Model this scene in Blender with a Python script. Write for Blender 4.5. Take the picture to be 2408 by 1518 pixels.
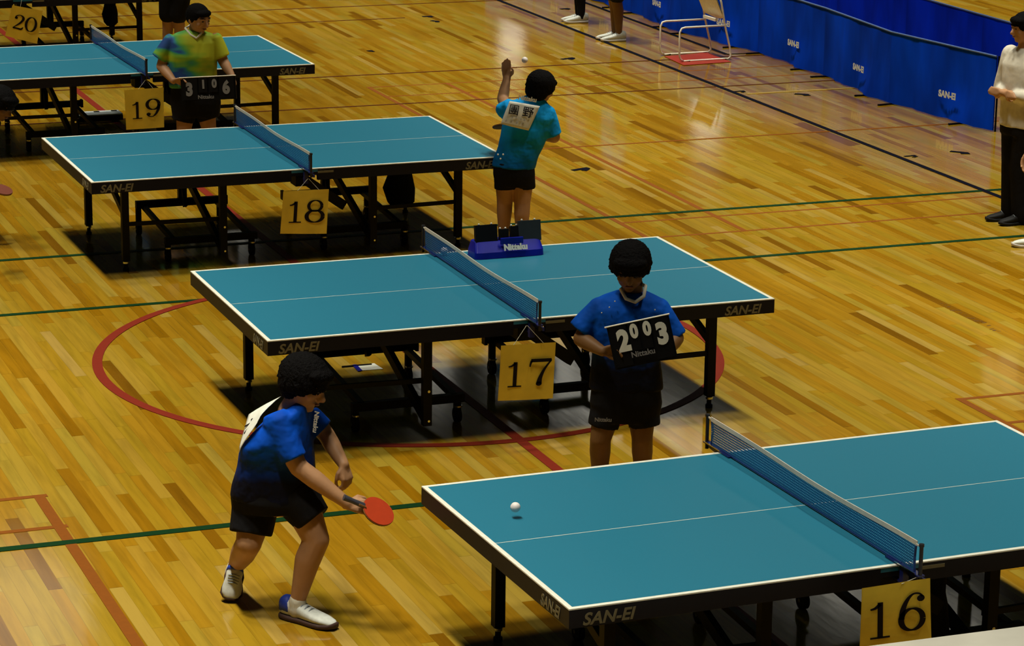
import bpy, bmesh, math, random
from mathutils import Vector, Matrix, noise
random.seed(7)
S = bpy.context.scene
for o in list(bpy.data.objects): bpy.data.objects.remove(o)
COL = S.collection
V = Vector
PI = math.pi

# ------------------------------------------------------------------ camera
W_, H_, F_ = 2408.0, 1518.0, 6526.3
CAM = V((-5.6322, -15.4259, 4.7893))
RX = V((0.93593, -0.35200, 0.01171)); UX = V((0.078665, 0.24134, 0.967247)); FX = V((0.343299, 0.90435, -0.253567))
cd = bpy.data.cameras.new('camera'); cam = bpy.data.objects.new('camera', cd); COL.objects.link(cam)
cam.matrix_world = Matrix(((RX.x, UX.x, -FX.x, CAM.x), (RX.y, UX.y, -FX.y, CAM.y), (RX.z, UX.z, -FX.z, CAM.z), (0, 0, 0, 1)))
cd.sensor_width = 36; cd.lens = 36 * F_ / W_; cd.clip_end = 300
S.camera = cam

# ------------------------------------------------------------------ world, exposure
w = bpy.data.worlds.new('hall'); S.world = w; w.use_nodes = True
w.node_tree.nodes['Background'].inputs[0].default_value = (1, .93, .75, 1)
w.node_tree.nodes['Background'].inputs[1].default_value = 0.006
S.view_settings.view_transform = 'Standard'; S.view_settings.look = 'None'
S.view_settings.exposure = 0.0; S.view_settings.gamma = 1.0; S.view_settings.use_curve_mapping = False

# ------------------------------------------------------------------ ceiling lamps of the sports hall
def area(name, loc, sx, sy, power, spread=180, col=(1, .95, .80), rot=(0, 0, 0)):
    l = bpy.data.lights.new(name, 'AREA'); l.shape = 'RECTANGLE'; l.size = sx; l.size_y = sy
    l.energy = power; l.color = col; l.spread = math.radians(spread)
    o = bpy.data.objects.new(name, l); COL.objects.link(o); o.location = loc; o.rotation_euler = rot
    return o
LH = 12.5
for x, p in ((-11.4, .9), (-3.6, 1.0), (4.2, 1.0), (12.0, 1.0)):
    for k in range(11):
        area('ceiling_lamp', (x, -10 + 3.4 * k, LH), .7, 1.6, 120 * p, 54)
for x, y, p, sz in ((10.7, 46, 2.2, .75), (10.7, 31.7, 1.8, .75), (25.9, 68, 4.5, .9), (26.7, 54.5, 4.5, .9), (11.3, 28.9, .5, .6), (0.8, 21, 10, 2.2)):
    l = area('pendant_lamp', (x, y, 9.2), sz, sz, p, 180); l.data.shape = 'DISK'
    l.rotation_euler = Vector((-.34, -.88, -.35)).to_track_quat('-Z', 'Y').to_euler()

# daylight windows high on the right wall, outside the picture, mirrored in the varnish
wm = bpy.data.materials.new('daylit_window_blind'); wm.use_nodes = True; wb = wm.node_tree.nodes['Principled BSDF']
wb.inputs['Base Color'].default_value = (.8, .8, .75, 1); wb.inputs['Emission Color'].default_value = (1, .96, .82, 1); wb.inputs['Emission Strength'].default_value = 1.5
for k in range(16):
    bm = bmesh.new()
    for j in range(7):
        bmesh.ops.create_cube(bm, size=1, matrix=Matrix.Translation((13.1, 15.6 + 1.25 * k + .15 * j, 9.35)) @ Matrix.Diagonal((.03, .07, 1.0, 1)))
    me = bpy.data.meshes.new('window'); bm.to_mesh(me); bm.free(); me.materials.append(wm)
    o = bpy.data.objects.new('window_%d' % (k + 1), me); COL.objects.link(o); o['kind'] = 'structure'; o['label'] = 'high daylit window with blinds'

# ------------------------------------------------------------------ helpers
G = 1.15
def at(px, py, z):
    d = FX + RX * ((px - W_ / 2) / F_) - UX * ((py - H_ / 2) / F_)
    return CAM + d * ((z - CAM.z) / d.z)
def at_y(px, py, y):
    d = FX + RX * ((px - W_ / 2) / F_) - UX * ((py - H_ / 2) / F_)
    return CAM + d * ((y - CAM.y) / d.y)
def at_x(px, py, x):
    d = FX + RX * ((px - W_ / 2) / F_) - UX * ((py - H_ / 2) / F_)
    return CAM + d * ((x - CAM.x) / d.x)

MATS = {}
def mat(name, col, rough=.6, spec=.5, metal=0, var=0, vscale=30, bump=0, bscale=60, emit=None, coat=0, stretch=None):
    if name in MATS: return MATS[name]
    m = bpy.data.materials.new(name); m.use_nodes = True; nt = m.node_tree; b = nt.nodes['Principled BSDF']
    b.inputs['Base Color'].default_value = (*col, 1); b.inputs['Roughness'].default_value = rough
    b.inputs['Specular IOR Level'].default_value = spec; b.inputs['Metallic'].default_value = metal
    b.inputs['Coat Weight'].default_value = coat
    tc = nt.nodes.new('ShaderNodeTexCoord'); mp = nt.nodes.new('ShaderNodeMapping'); nt.links.new(tc.outputs['Object'], mp.inputs[0])
    if stretch: mp.inputs['Scale'].default_value = stretch
    n = nt.nodes.new('ShaderNodeTexNoise'); n.inputs['Scale'].default_value = vscale; n.inputs['Detail'].default_value = 3
    nt.links.new(mp.outputs[0], n.inputs[0])
    mr = nt.nodes.new('ShaderNodeMapRange'); mr.inputs[1].default_value = .3; mr.inputs[2].default_value = .7
    mr.inputs[3].default_value = 1 - (var or .06); mr.inputs[4].default_value = 1 + (var or .06)
    nt.links.new(n.outputs['Fac'], mr.inputs[0])
    mx = nt.nodes.new('ShaderNodeVectorMath'); mx.operation = 'SCALE'; mx.inputs[0].default_value = col
    nt.links.new(mr.outputs[0], mx.inputs['Scale']); nt.links.new(mx.outputs[0], b.inputs['Base Color'])
    if bump:
        n2 = nt.nodes.new('ShaderNodeTexNoise'); n2.inputs['Scale'].default_value = bscale; nt.links.new(mp.outputs[0], n2.inputs[0])
        bp = nt.nodes.new('ShaderNodeBump'); bp.inputs['Strength'].default_value = bump; bp.inputs['Distance'].default_value = .02
        nt.links.new(n2.outputs['Fac'], bp.inputs['Height']); nt.links.new(bp.outputs[0], b.inputs['Normal'])
    MATS[name] = m
    return m

BLACK = mat('black_powder_coat', (.0045, .0045, .005), .55, .15)
NAVY = mat('navy_black_frame', (.0045, .005, .010), .5, .22)
RUBBER = mat('black_rubber', (.009, .009, .009), .7, .2)
CHROME = mat('chrome', (.8, .8, .75), .2, .5, 1)
BLUE_TOP = mat('blue_table_top', (.017, .172, .265), .42, .42, var=.05, vscale=300)
WHITE_LINE = mat('white_paint_line', (.78, .78, .66), .5, .3)
TAN_PRINT = mat('dull_gold_print', (.16, .14, .07), .6)
CARD = mat('yellow_card', (.78, .55, .05), .8, .1, var=.12, vscale=6)
INK = mat('black_ink', (.012, .008, .008), .7, .1)
WHITE_INK = mat('white_print', (.75, .76, .66), .6, .2)
GREY_INK = mat('grey_print', (.22, .22, .22), .6, .2)
SKIN = mat('skin', (.40, .21, .10), .55, .3, var=.08, vscale=12)
SKIN_D = mat('tanned_skin', (.16, .075, .022), .55, .3, var=.08, vscale=12)
HAIR = mat('black_hair', (.0035, .003, .003), .75, .06, bump=.5, bscale=200)
CLOTH_B = mat('black_cloth', (.008, .008, .009), .85, .1, bump=.4, bscale=14)
CLOTH_W = mat('white_cloth', (.62, .60, .50), .85, .1, bump=.5, bscale=14)
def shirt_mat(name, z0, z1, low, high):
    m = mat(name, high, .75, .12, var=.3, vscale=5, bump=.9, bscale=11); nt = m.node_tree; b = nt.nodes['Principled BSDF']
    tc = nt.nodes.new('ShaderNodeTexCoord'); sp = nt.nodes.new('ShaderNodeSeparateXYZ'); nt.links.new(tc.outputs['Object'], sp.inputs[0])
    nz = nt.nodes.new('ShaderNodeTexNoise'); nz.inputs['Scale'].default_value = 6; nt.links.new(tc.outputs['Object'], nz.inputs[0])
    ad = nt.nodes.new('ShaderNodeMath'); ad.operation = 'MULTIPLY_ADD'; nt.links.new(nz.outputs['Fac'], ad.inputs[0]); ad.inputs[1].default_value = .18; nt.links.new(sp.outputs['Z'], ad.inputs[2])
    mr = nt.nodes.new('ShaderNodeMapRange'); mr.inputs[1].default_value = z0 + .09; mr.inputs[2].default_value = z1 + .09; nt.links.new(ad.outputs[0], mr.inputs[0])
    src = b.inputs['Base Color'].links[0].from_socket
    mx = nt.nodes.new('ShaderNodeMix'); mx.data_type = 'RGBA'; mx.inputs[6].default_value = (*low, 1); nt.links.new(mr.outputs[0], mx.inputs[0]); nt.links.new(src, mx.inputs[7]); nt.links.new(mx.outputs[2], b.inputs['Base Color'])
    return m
SHIRT_N = mat('deep_blue_shirt', (.0, .05, .36), .75, .12, bump=.9, bscale=11, var=.35, vscale=5)
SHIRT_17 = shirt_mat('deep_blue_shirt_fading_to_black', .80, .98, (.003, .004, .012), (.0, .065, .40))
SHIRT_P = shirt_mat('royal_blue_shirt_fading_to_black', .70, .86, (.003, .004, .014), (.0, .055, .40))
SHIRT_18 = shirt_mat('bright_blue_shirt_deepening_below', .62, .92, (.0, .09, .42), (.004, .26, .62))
SHIRT_C = mat('bright_blue_shirt', (.0, .22, .62), .7, .2, bump=.9, bscale=12, var=.3, vscale=6)
SHOE_W = mat('white_shoe', (.62, .64, .58), .6, .3, var=.1, vscale=40)
SHOE_B = mat('blue_shoe_panel', (.01, .04, .35), .6)
SOLE = mat('brown_sole', (.05, .02, .012), .7)
SOLE_W = mat('pale_sole', (.55, .5, .42), .7)
RED_R = mat('red_racket_rubber', (.42, .04, .008), .5, .3)
WOOD_R = mat('racket_wood', (.25, .11, .03), .5)
BALL = mat('ball_white', (.85, .78, .74), .5)
PAPER = mat('white_paper', (.72, .72, .62), .8, .1)
PLASTIC_B = mat('blue_plastic', (.002, .006, .30), .4, .4, var=.2, vscale=8)
GREY_P = mat('dark_grey_plastic', (.03, .035, .037), .35, .4)
STEEL_W = mat('white_enamel_tube', (.88, .84, .68), .4, .5)
RED_MAT = mat('red_vinyl', (.32, .025, .006), .5, .4)

WM = {}
def world_of(o): return WM.get(o.name, Matrix())
def obj(name, bm, m, parent=None, smooth=False):
    me = bpy.data.meshes.new(name)
    o = bpy.data.objects.new(name, me); COL.objects.link(o)
    pw = world_of(parent) if parent else Matrix()
    if parent:
        bm.transform(pw.inverted()); o.parent = parent; WM[o.name] = pw.copy()
    bmesh.ops.recalc_face_normals(bm, faces=bm.faces)
    bm.to_mesh(me); bm.free()
    me.materials.append(m)
    if smooth:
        for p in me.polygons: p.use_smooth = True
    return o
def tag(o, label=None, cat=None, group=None, kind=None):
    if label: o['label'] = label
    if cat: o['category'] = cat
    if group: o['group'] = group
    if kind: o['kind'] = kind
    return o
def thing(name, label, cat, loc=(0, 0, 0), rz=0, group=None):
    o = bpy.data.objects.new(name, None); COL.objects.link(o); o.location = loc; o.rotation_euler = (0, 0, rz)
    o.empty_display_size = .1
    WM[o.name] = Matrix.Translation(V(loc)) @ Matrix.Rotation(rz, 4, 'Z')
    return tag(o, label, cat, group)
def copy_tree(o, parent=None):
    c = o.copy(); COL.objects.link(c)
    if parent: c.parent = parent
    for ch in list(o.children): copy_tree(ch, c)
    return c
def B(): return bmesh.new()
def box(bm, c, s, rot=None):
    r = bmesh.ops.create_cube(bm, size=1)
    M = Matrix.Translation(V(c)) @ (rot.to_4x4() if rot else Matrix()) @ Matrix.Diagonal((*s, 1))
    bmesh.ops.transform(bm, matrix=M, verts=r['verts']); return r['verts']
def bbox(bm, lo, hi):
    lo = V(lo); hi = V(hi); return box(bm, (lo + hi) / 2, [abs(a) for a in (hi - lo)])
def frame(d):
    d = d.normalized(); a = V((0, 0, 1)) if abs(d.z) < .95 else V((1, 0, 0))
    s = d.cross(a).normalized(); return d, s, s.cross(d).normalized()
def bar(bm, a, b, w, h=None):
    a = V(a); b = V(b); h = h or w; d, s, u = frame(b - a)
    vs = []
    for p in (a, b):
        for i, j in ((-1, -1), (1, -1), (1, 1), (-1, 1)): vs.append(bm.verts.new(p + s * (w / 2 * i) + u * (h / 2 * j)))
    for f in ((0, 1, 2, 3), (7, 6, 5, 4), (0, 4, 5, 1), (1, 5, 6, 2), (2, 6, 7, 3), (3, 7, 4, 0)): bm.faces.new([vs[k] for k in f])
def rings(bm, rs, closed=False):
    L = [[bm.verts.new(p) for p in r] for r in rs]; n = len(L[0])
    for k in range(len(L) - 1 + (1 if closed else 0)):
        A = L[k]; C = L[(k + 1) % len(L)]
        for i in range(n): bm.faces.new((A[i], A[(i + 1) % n], C[(i + 1) % n], C[i]))
    if not closed: bm.faces.new(L[0][::-1]); bm.faces.new(L[-1])
def tube(bm, pts, r, n=10, closed=False):
    pts = [V(p) for p in pts]; rs = []; s0 = None; N = len(pts)
    for k, p in enumerate(pts):
        if closed: d = pts[(k + 1) % N] - pts[k - 1]
        else: d = (pts[min(k + 1, N - 1)] - pts[max(k - 1, 0)])
        d.normalize()
        if s0 is None: _, s0, _ = frame(d)
        s0 = (s0 - d * s0.dot(d)).normalized(); u = d.cross(s0)
        rr = r[k] if isinstance(r, (list, tuple)) else r
        rs.append([p + s0 * (rr * math.cos(2 * PI * i / n)) + u * (rr * math.sin(2 * PI * i / n)) for i in range(n)])
    rings(bm, rs, closed)
def cyl(bm, a, b, r, n=16): tube(bm, [a, b], r, n)
def cap(bm, a, b, ra, rb, n=12):
    """tapered capsule"""
    a = V(a); b = V(b); d, s, u = frame(b - a) if (b - a).length > 1e-5 else frame(V((0, 0, 1))); rs = []
    for k in range(5):
        t = -PI / 2 + PI / 2 * (k + .3) / 4.3; rs.append((a + d * (ra * math.sin(t)), ra * math.cos(t)))
    for k in range(5):
        t = PI / 2 * k / 4.3; rs.append((b + d * (rb * math.sin(t)), rb * math.cos(t)))
    rings(bm, [[c + s * (r * math.cos(2 * PI * i / n)) + u * (r * math.sin(2 * PI * i / n)) for i in range(n)] for c, r in rs])
def sleeve(bm, a, b, ra, rb, n=18):
    a = V(a); b = V(b); d = (b - a) * .5; tube(bm, [a - d * .3, a, a + d, b], [ra * .72, ra, (ra + rb) / 2, rb], n)
def ell(bm, c, X, Y, Z, n=16):
    c = V(c); rs = []
    for k in range(1, n // 2 + 4):
        t = -PI / 2 + PI * k / (n // 2 + 4)
        rs.append([c + Z * math.sin(t) + (X * math.cos(2 * PI * i / n) + Y * math.sin(2 * PI * i / n)) * math.cos(t) for i in range(n)])
    rings(bm, rs)
def loft(bm, secs, n=20, p=2.0):
    """secs: (centre, X half vector, Y half vector)"""
    rs = []
    for c, X, Y in secs:
        r = []
        for i in range(n):
            t = 2 * PI * i / n; cx, sy = math.cos(t), math.sin(t)
            cx = math.copysign(abs(cx) ** (2 / p), cx); sy = math.copysign(abs(sy) ** (2 / p), sy)
            r.append(V(c) + X * cx + Y * sy)
        rs.append(r)
    rings(bm, rs)
def sphere(bm, c, r, n=20): bmesh.ops.create_uvsphere(bm, u_segments=n, v_segments=n // 2 + 2, radius=r, matrix=Matrix.Translation(V(c)))
def poly(bm, pts, ext=None):
    vs = [bm.verts.new(V(p)) for p in pts]; bm.faces.new(vs)
    if ext:
        w2 = [bm.verts.new(V(p) + V(ext)) for p in pts]; bm.faces.new(w2[::-1]); n = len(vs)
        for i in range(n): bm.faces.new((vs[i], w2[i], w2[(i + 1) % n], vs[(i + 1) % n]))
DG = None
def remesh(name, bm, m, parent, vox=.008, smooth=3, disp=None):
    """fuse overlapping closed volumes into one continuous skin"""
    bmesh.ops.recalc_face_normals(bm, faces=bm.faces)
    me = bpy.data.meshes.new('tmp'); bm.to_mesh(me); bm.free()
    t = bpy.data.objects.new('tmp', me); COL.objects.link(t)
    md = t.modifiers.new('r', 'REMESH'); md.mode = 'VOXEL'; md.voxel_size = vox
    if smooth:
        sm = t.modifiers.new('s', 'SMOOTH'); sm.iterations = smooth; sm.factor = .6
    dg = bpy.context.evaluated_depsgraph_get(); dg.update()
    me2 = bpy.data.meshes.new_from_object(t.evaluated_get(dg)); bpy.data.objects.remove(t); bpy.data.meshes.remove(me)
    b2 = B(); b2.from_mesh(me2); bpy.data.meshes.remove(me2)
    if disp:
        b2.normal_update()
        for v in b2.verts: v.co += v.normal * disp(v.co)
    return obj(name, b2, m, parent, smooth=True)
def text(name, s, org, xd, yd, size, m, parent, bold=0, align='LEFT', xs=1.0, shear=0, lift=.002, thick=.0006):
    """lettering lying on a surface at org, xd = reading direction, yd = up"""
    c = bpy.data.curves.new('t', 'FONT'); c.body = s; c.size = size; c.align_x = align; c.offset = bold; c.shear = shear
    c.extrude = thick; c.resolution_u = 4
    t = bpy.data.objects.new('t', c); COL.objects.link(t)
    dg = bpy.context.evaluated_depsgraph_get(); dg.update()
    me = bpy.data.meshes.new_from_object(t.evaluated_get(dg)); bpy.data.objects.remove(t)
    bm = B(); bm.from_mesh(me); bpy.data.meshes.remove(me)
    xd = V(xd).normalized(); yd = V(yd); yd = (yd - xd * yd.dot(xd)).normalized(); n = xd.cross(yd)
    o = V(org) + n * lift
    M = Matrix(((xd.x * xs, yd.x, n.x, o.x), (xd.y * xs, yd.y, n.y, o.y), (xd.z * xs, yd.z, n.z, o.z), (0, 0, 0, 1)))
    bm.transform(M)
    return obj(name, bm, m, parent)

# ------------------------------------------------------------------ floor
def floor_material():
    m = bpy.data.materials.new('varnished_maple_planks'); m.use_nodes = True; nt = m.node_tree; b = nt.nodes['Principled BSDF']
    N = nt.nodes.new; Lk = nt.links.new
    tc = N('ShaderNodeTexCoord'); sp = N('ShaderNodeSeparateXYZ'); Lk(tc.outputs['Object'], sp.inputs[0])
    def mth(op, a, b_=None, c=None):
        n = N('ShaderNodeMath'); n.operation = op
        for i, v in enumerate((a, b_, c)):
            if v is None: continue
            if isinstance(v, (int, float)): n.inputs[i].default_value = v
            else: Lk(v, n.inputs[i])
        return n.outputs[0]
    xs = mth('DIVIDE', sp.outputs['X'], .072); row = mth('FLOOR', xs)
    wn = N('ShaderNodeTexWhiteNoise'); wn.noise_dimensions = '1D'; Lk(row, wn.inputs['W'])
    ys = mth('ADD', mth('DIVIDE', sp.outputs['Y'], 1.15), mth('MULTIPLY', wn.outputs['Value'], 7.3)); colm = mth('FLOOR', ys)
    cb = N('ShaderNodeCombineXYZ'); Lk(row, cb.inputs[0]); Lk(colm, cb.inputs[1])
    w2 = N('ShaderNodeTexWhiteNoise'); w2.noise_dimensions = '2D'; Lk(cb.outputs[0], w2.inputs['Vector'])
    cr = N('ShaderNodeValToRGB'); Lk(w2.outputs['Value'], cr.inputs[0]); e = cr.color_ramp.elements
    e[0].position = 0; e[0].color = (.185, .080, .003, 1); e[1].position = 1; e[1].color = (.42, .27, .055, 1)
    for p, c in ((.05, (.27, .125, .003)), (.16, (.33, .165, .006)), (.4, (.365, .195, .011)), (.6, (.345, .215, .013)), (.78, (.40, .235, .024)), (.9, (.36, .245, .025))):
        x = cr.color_ramp.elements.new(p); x.color = (*c, 1)
    # grain stretched along the boards
    mp = N('ShaderNodeMapping'); mp.inputs['Scale'].default_value = (26, 1.7, 1); Lk(tc.outputs['Object'], mp.inputs[0])
    ad = N('ShaderNodeVectorMath'); ad.operation = 'ADD'; Lk(mp.outputs[0], ad.inputs[0])
    sc = N('ShaderNodeVectorMath'); sc.operation = 'SCALE'; sc.inputs['Scale'].default_value = 37.0; Lk(w2.outputs['Color'], sc.inputs[0]); Lk(sc.outputs[0], ad.inputs[1])
    gr = N('ShaderNodeTexNoise'); gr.inputs['Scale'].default_value = 1; gr.inputs['Detail'].default_value = 4; gr.inputs['Distortion'].default_value = .25; Lk(ad.outputs[0], gr.inputs[0])
    g1 = N('ShaderNodeMapRange'); g1.inputs[1].default_value = .42; g1.inputs[2].default_value = .7; g1.inputs[3].default_value = 1.10; g1.inputs[4].default_value = .86; Lk(gr.outputs['Fac'], g1.inputs[0])
    mx = N('ShaderNodeVectorMath'); mx.operation = 'SCALE'; Lk(cr.outputs[0], mx.inputs[0]); Lk(g1.outputs[0], mx.inputs['Scale'])
    # wear: broad paler area
    n3 = N('ShaderNodeTexNoise'); n3.inputs['Scale'].default_value = .35; Lk(tc.outputs['Object'], n3.inputs[0])
    g3 = N('ShaderNodeMapRange'); g3.inputs[1].default_value = .35; g3.inputs[2].default_value = .65; g3.inputs[3].default_value = .80; g3.inputs[4].default_value = .95; Lk(n3.outputs['Fac'], g3.inputs[0])
    mx2 = N('ShaderNodeVectorMath'); mx2.operation = 'SCALE'; Lk(mx.outputs[0], mx2.inputs[0]); Lk(g3.outputs[0], mx2.inputs['Scale'])
    # thin seams
    fx = mth('FRACT', xs); fy = mth('FRACT', ys)
    sx = mth('LESS_THAN', fx, .03); sy = mth('LESS_THAN', fy, .004); sm = mth('MAXIMUM', sx, sy)
    k = mth('SUBTRACT', 1, mth('MULTIPLY', sm, .28))
    mx3 = N('ShaderNodeVectorMath'); mx3.operation = 'SCALE'; Lk(mx2.outputs[0], mx3.inputs[0]); Lk(k, mx3.inputs['Scale'])
    Lk(mx3.outputs[0], b.inputs['Base Color'])
    b.inputs['Roughness'].default_value = .095; b.inputs['Specular IOR Level'].default_value = .42
    bn = N('ShaderNodeTexNoise'); bn.inputs['Scale'].default_value = 1; mp2 = N('ShaderNodeMapping'); mp2.inputs['Scale'].default_value = (14, 3, 1)
    Lk(tc.outputs['Object'], mp2.inputs[0]); Lk(mp2.outputs[0], bn.inputs[0])
    bp = N('ShaderNodeBump'); bp.inputs['Strength'].default_value = .03; bp.inputs['Distance'].default_value = .01; Lk(bn.outputs['Fac'], bp.inputs['Height']); Lk(bp.outputs[0], b.inputs['Normal'])
    return m
bm = B(); bbox(bm, (-16, -14, -.05), (26, 45, 0)); FLOOR = tag(obj('floor', bm, floor_material()), kind='structure')
FLOOR['label'] = 'varnished yellow-brown maple plank gymnasium floor'
LN = {'green': mat('green_line_paint', (.002, .028, .005), .6, .12), 'orange': mat('orange_line_paint', (.19, .055, .003), .6, .15), 'red': mat('red_line_paint', (.19, .018, .006), .6, .15),
      'brown': mat('dark_red_line_paint', (.07, .016, .003), .6, .12), 'black': mat('black_tape', (.004, .004, .010), .8, .05), 'yellow': mat('yellow_line_paint', (.42, .28, .05), .4)}
LAB = {'green': 'green line', 'orange': 'orange-brown line', 'red': 'red line', 'brown': 'dark red-brown line', 'black': 'black tape line', 'yellow': 'yellow line'}
zc = [0.0]
def fline(c, x0, y0, x1, y1, wd=.045, name='court_line'):
    zc[0] += .00012; z = .0006 + zc[0]
    bm = B()
    if abs(x1 - x0) > abs(y1 - y0): bbox(bm, (G * x0, G * y0 - wd / 2, 0), (G * x1, G * y0 + wd / 2, z))
    else: bbox(bm, (G * x0 - wd / 2, G * y0, 0), (G * x0 + wd / 2, G * y1, z))
    o = obj(name, bm, LN[c], FLOOR); o['label'] = LAB[c]; return o
for y in (9.40, 8.92, 3.74, 3.26): fline('orange', 2.38, y, 14, y, .035)
fline('orange', 2.40, 3.26, 2.40, 9.42, .045); fline('orange', 3.12, 3.26, 3.12, 9.42, .045)
for y in (-.83, -1.30): fline('orange', 2.45, y, 14, y, .04)
fline('orange', 2.47, -.81, 2.47, -7, .05); fline('orange', 3.23, -.81, 3.23, -7, .05)
for y in (-.90, -1.37): fline('orange', -2.5, y, -12, y, .045)
fline('orange', -2.54, -.88, -2.52, -7, .06)
fline('orange', 2.4, 6.36, 14, 6.36, .035)
for y in (9.45, 8.95): fline('orange', -2.6, y, -12, y, .035)
fline('orange', -2.6, 3.3, -2.6, 9.4, .045)
fline('brown', -12, 8.55, 14, 8.66, .035); fline('brown', -12, 10.02, 14, 10.02, .035); fline('brown', -12, 14.12, 14, 14.12, .035)
fline('brown', -12, 13.2, 4, 13.2, .03)
fline('red', -.05, -8, -.05, 25, .065)
fline('green', -12, -1.6, 14, -1.6, .065); fline('green', -12, 2.54, 14, 2.58, .055); fline('green', -12, 3.93, 14, 3.93, .055)
fline('black', 5.36, -8, 5.36, 30, .055); fline('black', 6.18, 10.15, 6.18, 30, .05)
fline('black', 6.18, 10.15, 14, 10.15, .03)
fline('yellow', 5.44, 8.14, 7.2, 8.14, .04)
def ring(c, cx, cy, R, wd):
    zc[0] += .00012; z = .0006 + zc[0]; bm = B(); n = 128
    rs = []
    for k in range(n):
        t = 2 * PI * k / n; u = V((math.cos(t), math.sin(t), 0)); a = V((cx, cy, 0)) + u * R; b = V((cx, cy, 0)) + u * (R - wd)
        rs.append([a, b, b + V((0, 0, z)), a + V((0, 0, z))])
    rings(bm, rs, closed=True); o = obj('centre_circle', bm, LN[c], FLOOR); o['label'] = 'large red circle line'
ring('red', -.056 * G, .97 * G, 1.78 * G, .065)
# small black tape marks
def tape(px, py, l, a, wd=.05):
    p = at(px, py, 0); bm = B(); box(bm, (p.x, p.y, .0022), (l, wd, .0044), Matrix.Rotation(a, 3, 'Z'))
    p2 = p + V((math.cos(a), math.sin(a), 0)) * l * .2; box(bm, (p2.x, p2.y - .05, .002), (l * .5, wd, .004), Matrix.Rotation(a + .5, 3, 'Z'))
    o = obj('tape_mark', bm, LN['black'], FLOOR); o['label'] = 'short black tape mark'
for t in ((1365, 398, .18, .35), (1335, 138, .17, .35), (1885, 222, .14, -.6), (2255, 358, .16, -.8), (1005, 39, .12, 0), (1022, 50, .10, -1), (1328, 21, .12, .2), (870, 120, .06, .2)):
    tape(*t)
for px, py in ((1738, 215), (2140, 367)): tape(px, py, .12, .1, .03)
bm = B()
for k in range(16):
    p = at(2215 + 9 * k + random.uniform(-3, 3), 716 + 4.2 * k + random.uniform(-4, 4), 0); box(bm, (p.x, p.y, .0004), (random.uniform(.01, .04), random.uniform(.006, .02), .0008), Matrix.Rotation(random.uniform(-1, 1), 3, 'Z'))
o = obj('scuff_mark', bm, mat('scuff_brown', (.10, .045, .003), .5), FLOOR); o['label'] = 'row of dark scuff marks'

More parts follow.
